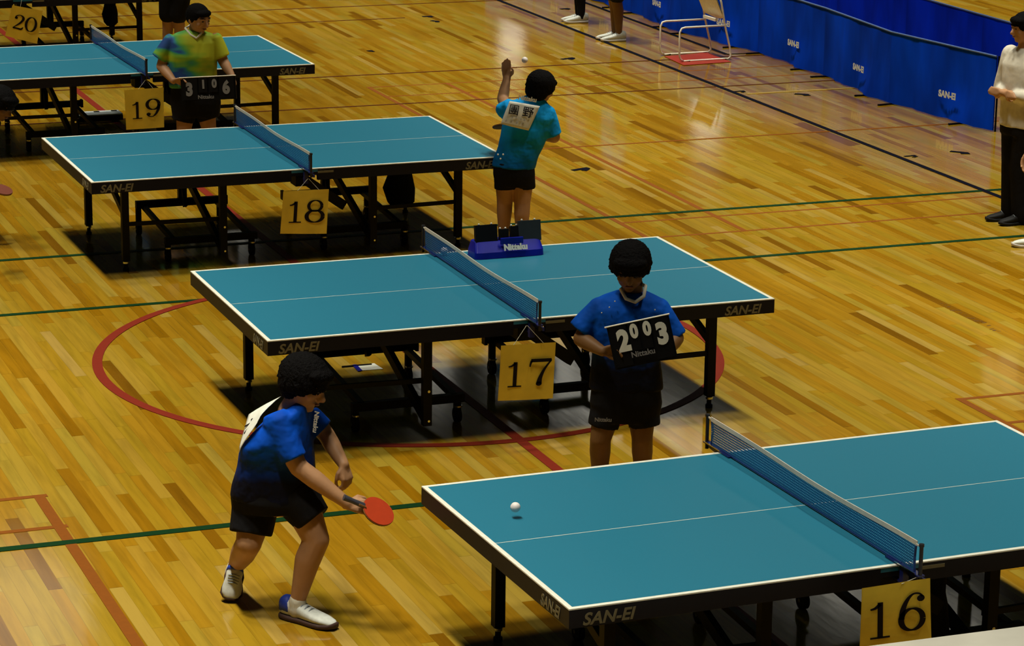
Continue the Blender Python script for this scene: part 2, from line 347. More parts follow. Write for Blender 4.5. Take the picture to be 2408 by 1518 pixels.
# ------------------------------------------------------------------ table tennis tables
TZ = .7245; HL, HW = 1.37 * G, .7625 * G
LX, LY, IX, IY = 1.115 * G, .54 * G, .50 * G, .62 * G
def table_proto():
    root = thing('table_tennis_table', 'x', 'table')
    for s in (-1, 1):
        bm = B(); bbox(bm, (s * .004, -HW + .001, TZ - .026), (s * (HL - .001), HW - .001, TZ - .001)); top = obj('tabletop', bm, BLUE_TOP, root)
        ew = .023
        bm = B()
        bbox(bm, (s * .004, -HW, TZ - .006), (s * HL, -HW + ew, TZ)); bbox(bm, (s * .004, HW - ew, TZ - .006), (s * HL, HW, TZ)); bbox(bm, (s * (HL - ew), -HW + ew, TZ - .006), (s * HL, HW - ew, TZ))
        obj('edge_line', bm, WHITE_LINE, top)['label'] = 'white border line'
        bm = B(); bbox(bm, (s * .004, -.002, TZ - .004), (s * (HL - ew), .0022, TZ - .0002)); obj('centre_line', bm, WHITE_LINE, top)['label'] = 'thin white centre line'
        bm = B(); z0, z1 = TZ - .088, TZ - .0062; t = .03; xi = .10
        bbox(bm, (s * xi, -HW, z0), (s * HL, -HW + t, z1)); bbox(bm, (s * xi, HW - t, z0), (s * HL, HW, z1)); bbox(bm, (s * (HL - t), -HW + t, z0), (s * HL, HW - t, z1))
        bbox(bm, (s * .004, -HW + .002, TZ - .05), (s * xi, -HW + t, z1)); bbox(bm, (s * .004, HW - t, TZ - .05), (s * xi, HW, z1))
        ap = obj('apron', bm, NAVY, root)
        bm = B(); bbox(bm, (s * .15, -.25, TZ - .075), (s * 1.2, -.21, TZ - .026)); bbox(bm, (s * .15, .21, TZ - .075), (s * 1.2, .25, TZ - .026)); bbox(bm, (s * .3, -HW + t, TZ - .07), (s * .34, HW - t, TZ - .026)); obj('underframe', bm, BLACK, root)
        # lettering on the aprons
        x0 = -HL + .06 if s < 0 else HL - .33
        text('maker_name', 'SAN-EI', (x0, -HW, TZ - .078), (1, 0, 0), (0, 0, 1), .075, TAN_PRINT, ap, bold=.002, xs=1.05, shear=.25)
        if s < 0: text('maker_name', 'SAN-EI', (-HL, -HW + .30, TZ - .078), (0, -1, 0), (0, 0, 1), .075, TAN_PRINT, ap, bold=.002, xs=.9, shear=.25)
        # end legs
        for yy in (-1, 1):
            bm = B(); bbox(bm, (s * LX - .026, yy * LY - .026, .075), (s * LX + .026, yy * LY + .026, TZ - .07)); lg = obj('leg', bm, BLACK, root)
            bm = B(); cyl(bm, (s * LX, yy * LY, .012), (s * LX, yy * LY, .08), .014); cyl(bm, (s * LX, yy * LY, 0), (s * LX, yy * LY, .02), .022); obj('foot', bm, RUBBER, lg)
            bm = B(); cyl(bm, (s * LX, yy * LY, .055), (s * LX, yy * LY, .068), .022); obj('adjuster_ring', bm, CHROME, lg)
        bm = B(); bar(bm, (s * LX, 0.08, TZ - .09), (s * LX, -LY + .02, .42), .03, .045); obj('brace', bm, BLACK, root)
        bm = B(); bar(bm, (s * LX, 0.22, TZ - .09), (s * LX, LY - .02, .50), .03, .035); obj('brace', bm, BLACK, root)
        # inner frame on castors
        bm = B(); bbox(bm, (s * IX - .026, -IY - .024, .09), (s * IX + .026, -IY + .024, TZ - .07)); lg = obj('inner_leg', bm, BLACK, root)
        bm = B(); cyl(bm, (s * IX + .006, -IY - .028, .30), (s * IX + .006, -IY - .022, .30), .008); obj('bolt', bm, CHROME, lg)
        bm = B(); cyl(bm, (s * IX + .006, -IY - .028, .12), (s * IX + .006, -IY - .022, .12), .007); obj('bolt', bm, CHROME, lg)
        bm = B(); bbox(bm, (s * IX - .032, .47, .22), (s * IX + .032, .52, TZ - .07)); obj('inner_leg', bm, BLACK, root)
        bm = B(); bar(bm, (s * IX, .46, .50), (s * IX, -IY, .12), .035, .06); bar(bm, (s * IX, .40, .22), (s * IX, .50, .42), .03, .05); obj('brace', bm, BLACK, root)
        bm = B(); bar(bm, (s * .24, .50, .235), (s * .94, .50, .235), .045, .055); bar(bm, (s * .24, .50, .235), (s * .22, .50, .235), .06, .07); bar(bm, (s * .24, -.42, .15), (s * .94, -.42, .15), .045, .05)
        for xx in (.30, .88): bar(bm, (s * xx, -.42, .16), (s * xx, .50, .22), .035, .035)
        obj('chassis', bm, BLACK, root)
        bm = B(); bar(bm, (s * IX, -LY - .03, .345), (s * LX, -LY, .345), .022, .028); obj('stretcher', bm, BLACK, root)
        for xx, yy, zz in ((.28, .50, .21), (.92, .50, .21), (.28, -.42, .13), (.92, -.42, .13)):
            bm = B(); cyl(bm, (s * xx - .016, yy, .045), (s * xx + .016, yy, .045), .045, 20); bar(bm, (s * xx, yy, .06), (s * xx, yy, zz), .03, .04); c = obj('castor', bm, RUBBER, root)
            bm = B(); cyl(bm, (s * xx, yy - .02, .098), (s * xx, yy - .02, .108), .024); obj('castor_plate', bm, CHROME, c)
            bm = B(); cyl(bm, (s * xx - .022, yy, .045), (s * xx + .022, yy, .045), .010); obj('axle', bm, CHROME, c)
    bm = B(); bbox(bm, (-.05, -HW + .06, TZ - .14), (.05, -HW + .2, TZ - .03)); obj('centre_hinge', bm, BLACK, root)
    bm = B(); bbox(bm, (-.05, HW - .2, TZ - .14), (.05, HW - .06, TZ - .03)); obj('centre_hinge', bm, BLACK, root)
    bm = B(); bar(bm, (.03, -.6, TZ - .1), (.40, -.55, .36), .05, .07); obj('folding_strut', bm, BLACK, root)
    bm = B(); bbox(bm, (.10, -HW - .0015, TZ - .036), (.22, -HW, TZ - .020)); obj('sticker', bm, TAN_PRINT, root)
    return root
TABS = [('17', 0, 0, 0, 'blue table with yellow card 17, scorekeeping box on its far side'),
        ('16', -.0012, -3.8806, .0287, 'blue table tennis table at bottom right with yellow card 16, nearest the viewer'),
        ('18', -.012, 3.9646, .0036, 'blue table with yellow card 18 at its net, server at its right end'),
        ('19', -.1652, 7.813, .0175, 'blue table tennis table behind yellow card 19, cut by the left picture edge'),
        ('20', -.27, 11.97, .018, 'farthest table at top left beside card 20, only black legs in view')]
proto = table_proto(); TAB = {}
for i, (k, x, y, a, lab) in enumerate(TABS):
    o = proto if i == 0 else copy_tree(proto)
    o.location = (G * x, G * y, 0); o.rotation_euler = (0, 0, a); tag(o, lab, 'table', 'table tennis tables in a row'); TAB[k] = o
def tloc(k, v):
    for kk, x, y, a, _ in TABS:
        if kk == k: return Matrix.Translation((G * x, G * y, 0)) @ Matrix.Rotation(a, 4, 'Z') @ V(v)

# ------------------------------------------------------------------ nets
def net_material():
    m = bpy.data.materials.new('blue_net_mesh'); m.use_nodes = True; nt = m.node_tree; b = nt.nodes['Principled BSDF']
    b.inputs['Base Color'].default_value = (.0, .10, .28, 1); b.inputs['Roughness'].default_value = .7
    tr = nt.nodes.new('ShaderNodeBsdfTransparent'); mx = nt.nodes.new('ShaderNodeMixShader')
    tc = nt.nodes.new('ShaderNodeTexCoord'); sp = nt.nodes.new('ShaderNodeSeparateXYZ'); nt.links.new(tc.outputs['Object'], sp.inputs[0])
    def gl(out):
        a = nt.nodes.new('ShaderNodeMath'); a.operation = 'DIVIDE'; nt.links.new(out, a.inputs[0]); a.inputs[1].default_value = .0125
        f = nt.nodes.new('ShaderNodeMath'); f.operation = 'FRACT'; nt.links.new(a.outputs[0], f.inputs[0])
        l = nt.nodes.new('ShaderNodeMath'); l.operation = 'LESS_THAN'; nt.links.new(f.outputs[0], l.inputs[0]); l.inputs[1].default_value = .55; return l.outputs[0]
    mxm = nt.nodes.new('ShaderNodeMath'); mxm.operation = 'MAXIMUM'; nt.links.new(gl(sp.outputs['Y']), mxm.inputs[0]); nt.links.new(gl(sp.outputs['Z']), mxm.inputs[1])
    nt.links.new(mxm.outputs[0], mx.inputs[0]); nt.links.new(tr.outputs[0], mx.inputs[1]); nt.links.new(b.outputs[0], mx.inputs[2])
    nt.links.new(mx.outputs[0], nt.nodes['Material Output'].inputs[0]); return m
NETM = net_material(); NZ = TZ + .136; NE = HW + .141 * G
def net_proto():
    r = thing('table_net', 'x', 'net')
    for s in (-1, 1):
        bm = B(); cyl(bm, (0, s * NE, TZ - .03), (0, s * NE, NZ + .004), .009); cyl(bm, (0, s * NE, NZ), (0, s * NE, NZ + .012), .012); p = obj('net_post', bm, mat('dark_steel', (.03, .03, .035), .4, .5, .6), r)
        bm = B(); bar(bm, (0, s * (NE + .01), TZ + .004), (0, s * (HW - .11), TZ + .004), .035, .006); bar(bm, (.02, s * (NE + .01), TZ - .02), (.02, s * (HW - .02), TZ - .035), .012, .02); bar(bm, (0, s * (HW + .03), TZ - .01), (0, s * (HW + .03), TZ - .10), .03, .03); cyl(bm, (0, s * (HW + .01), TZ - .075), (0, s * (HW - .05), TZ - .075), .012)
        obj('clamp', bm, mat('blue_steel', (.006, .012, .10), .35, .6), p)
        bm = B(); bar(bm, (-.02, s * (NE - .01), TZ + .012), (-.02, s * (HW - .02), TZ + .012), .006, .004); obj('cord', bm, CHROME, p)
    bm = B(); n = 40; y0 = -NE + .045; y1 = NE - .045; rs = []
    for k in range(n + 1):
        t = k / n; y = y0 + (y1 - y0) * t; sag = .010 * math.sin(PI * t); wob = .006 * math.sin(9 * t + 1)
        e = .02 * (max(0, 1 - t * 18) + max(0, 1 - (1 - t) * 18))
        rs.append((y, sag, wob, e))
    for a, b_ in zip(rs, rs[1:]):
        v = [bm.verts.new(p) for p in ((a[2] * .3, a[0], TZ + .006), (b_[2] * .3, b_[0], TZ + .006), (b_[2], b_[0], NZ - b_[1]), (a[2], a[0], NZ - a[1]))]; bm.faces.new(v)
    bmesh.ops.remove_doubles(bm, verts=bm.verts, dist=1e-5); obj('net_mesh', bm, NETM, r)
    bm = B()
    for a, b_ in zip(rs, rs[1:]): bar(bm, (a[2], a[0], NZ - a[1]), (b_[2], b_[0], NZ - b_[1]), .004, .022)
    bar(bm, (0, y0, NZ - .004), (0, -NE, NZ), .004, .008); bar(bm, (0, y1, NZ - .004), (0, NE, NZ), .004, .008)
    obj('top_tape', bm, mat('white_tape', (.66, .62, .52), .7), r)
    bm = B(); tube(bm, [(0, y0, NZ - .01), (.004, y0 + .012, NZ - .06), (0, y0 + .004, TZ + .008)], .005); tube(bm, [(0, y1, NZ - .01), (.004, y1 - .012, NZ - .06), (0, y1 - .004, TZ + .008)], .005)
    bar(bm, (0, -HW, TZ + .008), (0, HW, TZ + .008), .006, .006); obj('net_binding', bm, mat('blue_binding', (.004, .03, .16), .6), r)
    return r
np_ = net_proto()
NL = {'17': 'blue mesh net with white top tape, scorekeeper box just to its right', '16': 'blue mesh net with white tape across the nearest table, above card 16',
      '18': 'blue mesh net with white tape on the table behind card 18', '19': 'blue mesh net with white tape beside the boy in the green shirt', '20': 'net on the farthest table behind card 20'}
for i, (k, x, y, a, _) in enumerate(TABS):
    if k == '20': continue
    o = np_ if i == 0 else copy_tree(np_)
    o.location = (G * x, G * y, 0); o.rotation_euler = (0, 0, a); tag(o, NL[k], 'net', 'nets clamped across the tables')

# ------------------------------------------------------------------ number cards
def ribbon(bm, pts, X, Y, O, n):
    """variable width stroke; pts (x, y, w) in glyph units"""
    P = []
    for i in range(len(pts) - 1):
        p0, p1, p2, p3 = pts[max(i - 1, 0)], pts[i], pts[i + 1], pts[min(i + 2, len(pts) - 1)]
        for k in range(6):
            t = k / 6; P.append([.5 * (2 * p1[j] + (p2[j] - p0[j]) * t + (2 * p0[j] - 5 * p1[j] + 4 * p2[j] - p3[j]) * t * t + (3 * p1[j] - p0[j] - 3 * p2[j] + p3[j]) * t ** 3) for j in range(3)])
    P.append(list(pts[-1])); L, R = [], []
    for i, p in enumerate(P):
        a = P[max(i - 1, 0)]; b = P[min(i + 1, len(P) - 1)]; dx, dy = b[0] - a[0], b[1] - a[1]; l = math.hypot(dx, dy) or 1
        nx, ny = -dy / l * p[2] / 2, dx / l * p[2] / 2; L.append((p[0] + nx, p[1] + ny)); R.append((p[0] - nx, p[1] - ny))
    f = lambda q, h: O + X * q[0] + Y * q[1] + n * h
    rings(bm, [[f(l, .0004), f(r, .0004), f(r, .0016), f(l, .0016)] for l, r in zip(L, R)])
def disc(bm, x, y, r, X, Y, O, n):
    rings(bm, [[O + X * (x + r * math.cos(t * PI / 8)) + Y * (y + r * math.sin(t * PI / 8)) + n * h for t in range(16)] for h in (.0004, .0016)])
def arc(cx, cy, rx, ry, a0, a1, w0, w1, n=16):
    """thick on the sides, thin at top and bottom"""
    o = []
    for k in range(n + 1):
        a = math.radians(a0 + (a1 - a0) * k / n); c = abs(math.cos(a)); o.append((cx + rx * math.cos(a), cy + ry * math.sin(a), w1 + (w0 - w1) * c))
    return o
def glyph(bm, ch, X, Y, O, n):
    R = lambda p: ribbon(bm, p, X, Y, O, n)
    TK, TN = .13, .045
    if ch == '1':
        R([(.30, .03, TK), (.30, .5, TK), (.30, .97, TK)]); R([(.06, .022, .045), (.30, .022, .05), (.54, .022, .045)]); R([(.06, .80, .04), (.18, .83, .07), (.30, .93, .09)])
    elif ch == '0': R(arc(.32, .5, .25, .47, 0, 360, TK, TN, 24))
    elif ch == '6':
        R(arc(.32, .30, .24, .28, 0, 360, TK, TN, 20)); R([(.09, .32, .12), (.11, .55, .12), (.20, .80, .09), (.33, .955, .05), (.47, .955, .045), (.55, .87, .05)]); disc(bm, .51, .83, .085, X, Y, O, n)
    elif ch == '9':
        R(arc(.32, .70, .24, .28, 0, 360, TK, TN, 20)); R([(.55, .68, .12), (.53, .45, .12), (.44, .2, .09), (.31, .045, .05), (.17, .045, .045), (.09, .13, .05)]); disc(bm, .13, .17, .085, X, Y, O, n)
    elif ch == '8': R(arc(.32, .73, .21, .24, 0, 360, .10, TN, 20)); R(arc(.32, .27, .26, .26, 0, 360, TK, TN, 20))
    elif ch == '7':
        R([(.05, .92, .12), (.3, .92, .12), (.60, .92, .12)]); R([(.60, .93, .04), (.42, .60, .07), (.32, .3, .11), (.29, .08, .15)]); disc(bm, .29, .08, .08, X, Y, O, n); R([(.07, .92, .07), (.04, .80, .05), (.03, .70, .03)])
    elif ch == '2':
        R([(.10, .72, .05), (.13, .86, .06), (.30, .96, .05), (.47, .88, .11), (.50, .70, .13), (.38, .45, .10), (.18, .2, .06), (.06, .06, .04)]); disc(bm, .14, .74, .08, X, Y, O, n); R([(.06, .06, .09), (.3, .055, .11), (.48, .055, .11), (.57, .20, .04)])
def card(k, tl, tr, br, bl, lab, digits, strings, yoff=-.02):
    yp = tloc(k, (0, -NE + yoff, 0)).y
    P = [at_y(*p, yp) for p in (tl, tr, br, bl)]
    c = sum(P, V()) / 4; r = thing('number_card', lab, 'sign', c, 0, 'yellow table number cards')
    X = ((P[1] - P[0]) + (P[2] - P[3])) / 2; Y = ((P[0] - P[3]) + (P[1] - P[2])) / 2; n = X.cross(Y).normalized()
    if n.y > 0: n = -n
    bm = B(); N = 8; g = []
    for j in range(N + 1):
        row = []
        for i in range(N + 1):
            u, v = i / N, j / N; p = P[3].lerp(P[2], u).lerp(P[0].lerp(P[1], u), v) + n * (.006 * math.sin(u * 3 + v * 2)); row.append(p)
        g.append(row)
    for s_, off in ((1, 0), (-1, -.0035)):
        q = [[bm.verts.new(p + n * off) for p in row] for row in g]
        for j in range(N):
            for i in range(N): bm.faces.new((q[j][i], q[j][i + 1], q[j + 1][i + 1], q[j + 1][i]))
    sd = obj('card_sheet', bm, CARD, r)
    for ch, (gx, gy, gw, gh) in digits:
        bm = B(); O = P[3] + X * gx + Y * gy + n * .006
        glyph(bm, ch, X * (gw / .62), Y * gh, O, n); obj('digit', bm, INK, sd)
    for (a, b_) in strings:
        bm = B(); tube(bm, [at_y(*a, yp + .03), at_y(*b_, yp)], .0016, 6); obj('string', bm, mat('pale_string', (.5, .47, .35), .8), r)
    return r
card('16', (2026, 1382), (2189, 1360), (2190, 1500), (2022, 1522), 'yellow card numbered 16 hanging at the nearest net', [('1', (.10, .12, .36, .62)), ('6', (.52, .18, .40, .64))], [((2156, 1340), (2160, 1412)), ((2160, 1355), (2120, 1372))])
card('17', (1178, 812), (1308, 805), (1300, 936), (1171, 942), 'yellow card numbered 17 tied below the net post in front of the second table', [('1', (.12, .24, .32, .46)), ('7', (.52, .24, .42, .50))], [((1238, 765), (1207, 812)), ((1240, 765), (1278, 806))])
card('18', (666, 449), (774, 445), (768, 549), (659, 549), 'yellow card numbered 18 hanging beneath the net of the third table', [('1', (.13, .25, .34, .50)), ('8', (.50, .25, .42, .52))], [((724, 420), (700, 448)), ((726, 420), (750, 446))])
card('19', (292, 212), (385, 206), (386, 299), (297, 305), 'yellow card numbered 19 hanging left of the boy in the green shirt', [('1', (.14, .26, .32, .44)), ('9', (.50, .28, .40, .46))], [((342, 188), (325, 210)), ((344, 188), (360, 208))])
card('20', (29, 12), (101, 26), (87, 103), (12, 84), 'tilted yellow card numbered 20 at the top left corner', [('2', (.14, .28, .38, .46)), ('0', (.52, .28, .38, .46))], [((52, -6), (48, 16))], yoff=0)

# ------------------------------------------------------------------ barriers on the right
BAR = mat('blue_barrier_cloth', (.0, .045, .55), .8, .06, var=.45, vscale=2.6, bump=.5, bscale=5, stretch=(1, 1, .35))  # vertically stretched colour noise paints in the darker shade of the folds
BAR2 = mat('brighter_blue_barrier_cloth', (.0, .03, .85), .8, .06, var=.4, vscale=2.6, bump=.5, bscale=5, stretch=(1, 1, .35))  # fold shade painted into the colour here too
def barrier(p0, p1, h, m, lab, lean=0, logo=True, cast=True):
    c = (p0 + p1) / 2; d = (p1 - p0); L = d.length; d.normalize(); n = V((-d.y, d.x, 0))
    if n.x > 0: n = -n
    r = thing('court_barrier', lab, 'barrier', c, 0, 'blue court barriers')
    bm = B(); N, M_ = 14, 7
    for off in (0, -.012):
        g = []
        for j in range(M_ + 1):
            row = []
            for i in range(N + 1):
                u, v = i / N, j / M_
                wv = (.022 * math.sin(u * 2 * PI * 2.1 + p0.y) + .012 * math.sin(u * 2 * PI * 5.3 + 2 * p0.y)) * (1 - v) ** .7 * math.sin(PI * min(1, u * 6) / 2) * math.sin(PI * min(1, (1 - u) * 6) / 2) + .07 * max(0, .45 - v) ** 1.3 * math.exp(-((u - .72) * 8) ** 2) * 2
                row.append(bm.verts.new(p0.lerp(p1, u) + V((0, 0, .012 + (h - .012) * v)) + n * (wv + lean * (v - 1) + off)))
            g.append(row)
        for j in range(M_):
            for i in range(N): bm.faces.new((g[j][i], g[j][i + 1], g[j + 1][i + 1], g[j + 1][i]))
    cl = obj('cloth_panel', bm, m, r, smooth=True)
    bm = B(); cyl(bm, p0 + V((0, 0, h)), p1 + V((0, 0, h)), .009); obj('top_rail', bm, mat('pale_blue_rail', (.10, .18, .42), .5), r)
    bm = B()
    for p in (p0, p1): cyl(bm, p - n * .03 + V((0, 0, 0)), p - n * .03 + V((0, 0, h)), .009)
    obj('post', bm, BLACK, r)
    for u in (.03, .72):
        bm = B(); q = p0.lerp(p1, u); bar(bm, q - n * .2 + V((0, 0, .008)), q + n * .16 + V((0, 0, .008)), .022, .014); obj('foot', bm, BLACK, r)
    if logo:
        q = p0.lerp(p1, .52) + V((0, 0, .22)) + n * .035
        rd = -d if d.y > 0 else d
        text('maker_name', 'SAN-EI', q, rd, (0, 0, 1), .085, WHITE_INK, cl, bold=.004, xs=1.05, lift=.012)
    return r
pts1 = [(6.32, 17.2), (6.34, 15.85), (6.38, 14.5), (6.26, 13.1), (6.32, 11.75), (6.40, 10.45), (6.52, 9.05), (6.40, 7.6), (6.58, 5.92)]
pts1 = [(6.30, 17.1), (6.36, 15.7), (6.30, 14.3), (6.36, 12.9), (6.30, 11.5), (6.50, 10.15), (6.50, 8.78), (6.40, 7.35), (6.60, 5.95)]
BL = ['farthest of the blue barriers, behind the white-shoed players', 'blue barrier cut by the top edge, far down the row', 'blue barrier above the players in white shoes', 'blue barrier just left of the white chair back',
      'blue barrier directly behind the white chair', 'blue barrier just right of the white chair', 'dark blue barrier in the middle of the front row', 'nearest front-row blue barrier, ending beside the man in white']
for i in range(8):
    a, b_ = pts1[i], pts1[i + 1]; p0 = V((G * a[0], G * a[1], 0)); p1 = V((G * b_[0], G * b_[1] - .004, 0)); barrier(p0, p1, .71, BAR, BL[i])
for i in range(8):
    y = 5.2 + 1.4 * i; barrier(V((G * 7.66, G * (y + 1.4), 0)), V((G * 7.66, G * y - .004, 0)), .71, BAR2, ['nearest blue barrier of the rear row, behind the man in white', 'brighter blue rear-row barrier at the top right corner'][min(i, 1)] if i < 2 else 'rear-row blue barrier rising above the front row, number %s from the right' % ['three', 'four', 'five', 'six', 'seven', 'eight'][i - 2], logo=False)

# ------------------------------------------------------------------ people
class Fig:
    def __init__(s, fx, fy, name_label, group='players and scorekeepers'):
        s.base = at(fx, fy, 0); s.T = V((-FX.x, -FX.y, 0)).normalized(); s.R = V((RX.x, RX.y, 0)).normalized(); s.U = V((0, 0, 1))
        s.root = thing('person', name_label, 'person', s.base, 0, group); s.sc = F_ / ((s.base + V((0, 0, .7)) - CAM).dot(FX))
    def p(s, px, py, d=0):
        dr = FX + RX * ((px - W_ / 2) / F_) - UX * ((py - H_ / 2) / F_); q = s.base + s.T * d
        return CAM + dr * ((q - CAM).dot(s.T) / dr.dot(s.T))
    def fl(s, px, py, z=0): return at(px, py, z)
    def r(s, px): return px / s.sc
def hand(bm, wr, d, nrm, side, s=1.0, curl=.9, thumb=1, tcurl=.6):
    """palm and five fingers; d finger direction, nrm back of hand, side towards the little finger"""
    d = d.normalized(); nrm = (nrm - d * nrm.dot(d)).normalized(); sd = d.cross(nrm) * side
    pl = .075 * s
    for k in range(4):
        o = (k - 1.5) * .019 * s
        cap(bm, wr + sd * o * .5 - d * .01, wr + d * (pl - abs(k - 1) * .004 * s) + sd * o, .015 * s, .0115 * s, 8)
        p = wr + d * (pl - abs(k - 1) * .004 * s) + sd * o; a = 0; L = (.036, .042, .039, .030)[k] * s
        for j in range(3):
            a += curl * (.8, 1.0, .7)[j]; dd = d * math.cos(a) - nrm * math.sin(a); q = p + dd * L * (1, .72, .55)[j]
            cap(bm, p, q, .0098 * s * (1 - .08 * j), .0094 * s * (1 - .1 * j), 8); p = q
    t0 = wr + d * .015 * s - sd * .018 * s; t1 = t0 + (d * .6 - sd * .75 * thumb - nrm * .3).normalized() * .036 * s
    t2 = t1 + (d * .9 - sd * .1 - nrm * tcurl).normalized() * .032 * s; t3 = t2 + (d * .7 + sd * .3 - nrm * tcurl).normalized() * .024 * s
    cap(bm, t0, t1, .014 * s, .012 * s, 8); cap(bm, t1, t2, .0115 * s, .0105 * s, 8); cap(bm, t2, t3, .0105 * s, .0088 * s, 8)
def head(F, bm, c, face, up, s=1.0, neck=None):
    """skull, jaw, nose, lips, ears; returns frame"""
    f = face.normalized(); u = (up - f * up.dot(f)).normalized(); r = f.cross(u)
    wx, dz, h = .082 * s, .098 * s, .105 * s
    ell(bm, c + u * .012 * s, r * wx, f * dz, u * h * .86)
    ell(bm, c - u * .045 * s + f * .022 * s, r * wx * .78, f * dz * .66, u * h * .58)
    ell(bm, c - u * .088 * s + f * .062 * s, r * .026 * s, f * .022 * s, u * .018 * s)
    cap(bm, c + f * .095 * s + u * .010 * s, c + f * .112 * s - u * .024 * s, .008 * s, .0145 * s, 8)
    ell(bm, c - u * .032 * s + f * .098 * s, r * .018 * s, f * .012 * s, u * .009 * s)
    ell(bm, c - u * .056 * s + f * .086 * s, r * .024 * s, f * .010 * s, u * .006 * s)
    for k in (-1, 1):
        ell(bm, c + r * k * wx * .99 - u * .008 * s - f * .005 * s, r * .010 * s, f * .018 * s, u * .028 * s)
        ell(bm, c + r * k * .034 * s + u * .026 * s + f * .083 * s, r * .026 * s, f * .012 * s, u * .007 * s)
        ell(bm, c + r * k * .045 * s - u * .022 * s + f * .066 * s, r * .022 * s, f * .018 * s, u * .02 * s)
    return f, u, r
def face_parts(F, body, c, f, u, r, s=1.0):
    for k in (-1, 1):
        bm = B(); ell(bm, c + r * k * .033 * s + u * .010 * s + f * .0905 * s, r * .012 * s, f * .006 * s, u * .0048 * s, 10); obj('eye', bm, mat('eye_dark', (.012, .010, .010), .3), F.root, True)
        bm = B(); tube(bm, [c + r * k * .018 * s + u * .034 * s + f * .098 * s, c + r * k * .036 * s + u * .040 * s + f * .093 * s, c + r * k * .054 * s + u * .033 * s + f * .078 * s], [.003 * s, .004 * s, .002 * s], 6); obj('eyebrow', bm, HAIR, F.root, True)
    bm = B(); ell(bm, c - u * .056 * s + f * .094 * s, r * .022 * s, f * .006 * s, u * .006 * s, 12); obj('mouth', bm, mat('lips', (.20, .07, .05), .5), F.root, True)
def hair(F, c, f, u, r, s=1.0, vol=1.0, fringe=.03, back=.03, rough=.008):
    bm = B(); v = vol
    ell(bm, c + u * (.035 * s) - f * .016 * s, r * .094 * s * v, f * .104 * s * v, u * .090 * s * v)
    ell(bm, c - f * .040 * s - u * back * s, r * .086 * s * v, f * .066 * s * v, u * .082 * s)
    ell(bm, c + u * (.078 - fringe * .6) * s + f * .052 * s, r * .076 * s * v, f * .046 * s, u * .034 * s)
    for k in (-1, 1): ell(bm, c + r * k * .076 * s * v + u * .014 * s - f * .012 * s, r * .016 * s, f * .046 * s, u * .046 * s)
    rnd = random.Random(3)
    for k in range(150):
        a = rnd.uniform(0, 2 * PI); b_ = rnd.uniform(-.1, 1.3); dr = r * math.cos(a) * math.cos(b_) + f * math.sin(a) * math.cos(b_) + u * math.sin(b_)
        if dr.dot(f) > .75: continue
        p = c + u * .03 * s - f * .014 * s + dr * .084 * s * v; tng = (dr.cross(u) * rnd.uniform(-.8, .8) - u * .75 + dr * .42).normalized()
        cap(bm, p, p + tng * .034 * s, .010 * s, .0025 * s, 6)
    return remesh('hair', bm, HAIR, F.root, .0055, 1, lambda p: rough * .4 * noise.noise(p * 120))
def limb(bm, P, R): 
    for i in range(len(P) - 1): cap(bm, P[i], P[i + 1], R[i], R[i + 1], 14)
def lerp(a, b, t): return a + (b - a) * t
def shoe(F, heel, toe, up, L=None, wd=.045, col=SHOE_W, sole=SOLE, accent=SHOE_B, ankle=None):
    d = (toe - heel); L = d.length; d.normalize(); up = (up - d * up.dot(d)).normalized(); s = d.cross(up)
    bm = B(); sec = []
    for t, w_, in ((0, .60), (.06, .82), (.2, .92), (.4, .86), (.6, 1.0), (.78, 1.04), (.92, .78), (1.0, .42)):
        lift = .012 * max(0, (t - .75) / .25) ** 2; sec.append((heel + d * L * t + up * (.014 + lift), s * wd * w_, up * .014))
    loft(bm, sec, 16, 4); so = obj('shoe_sole', bm, sole, None, True)
    bm = B(); sec = []
    for t, w_, h in ((.01, .50, .075), (.08, .72, .085), (.2, .76, .085), (.34, .74, .078), (.48, .84, .062), (.64, .92, .046), (.8, .88, .036), (.92, .66, .026), (.99, .30, .014)):
        sec.append((heel + d * L * t + up * (.02 + h / 2), s * wd * w_, up * (h / 2)))
    loft(bm, sec, 18, 2.6)
    up_ = obj('shoe', bm, col, F.root, True)
    # re-parent sole under the shoe
    m = WM[up_.name]; so.parent = up_; so.data.transform(m.inverted()); WM[so.name] = m.copy()
    bm = B()
    for k in range(4):
        t = .34 + .07 * k; h = lerp(.082, .058, k / 3) + .017; c = heel + d * L * t + up * (h + .003)
        tube(bm, [c - s * wd * .5 - up * .010, c + up * .003, c + s * wd * .5 - up * .010], .0035, 6)
    obj('laces', bm, mat('grey_laces', (.25, .28, .30), .7), up_)
    bm = B(); sec = []
    for t, w_, h in ((-.005, .48, .075), (.05, .74, .09), (.14, .80, .092), (.2, .78, .07)): sec.append((heel + d * L * t + up * (.026 + h / 2), s * wd * w_, up * (h / 2)))
    loft(bm, sec, 14, 2.4); obj('heel_panel', bm, accent, up_, True)
    return up_
def torso(bm, F, secs):
    """secs: (px, py, d, half width px, half depth m, tilt) left-right ellipses"""
    S_ = []
    for px, py, d, hw, hd, tl, yaw in secs:
        X = (F.R * math.cos(yaw) + F.T * math.sin(yaw)) * math.cos(tl) + F.U * math.sin(tl); X.normalize()
        Yv = F.T * math.cos(yaw) - F.R * math.sin(yaw)
        S_.append((F.p(px, py, d), X * F.r(hw), Yv * hd))
    loft(bm, S_, 22, 2.3)

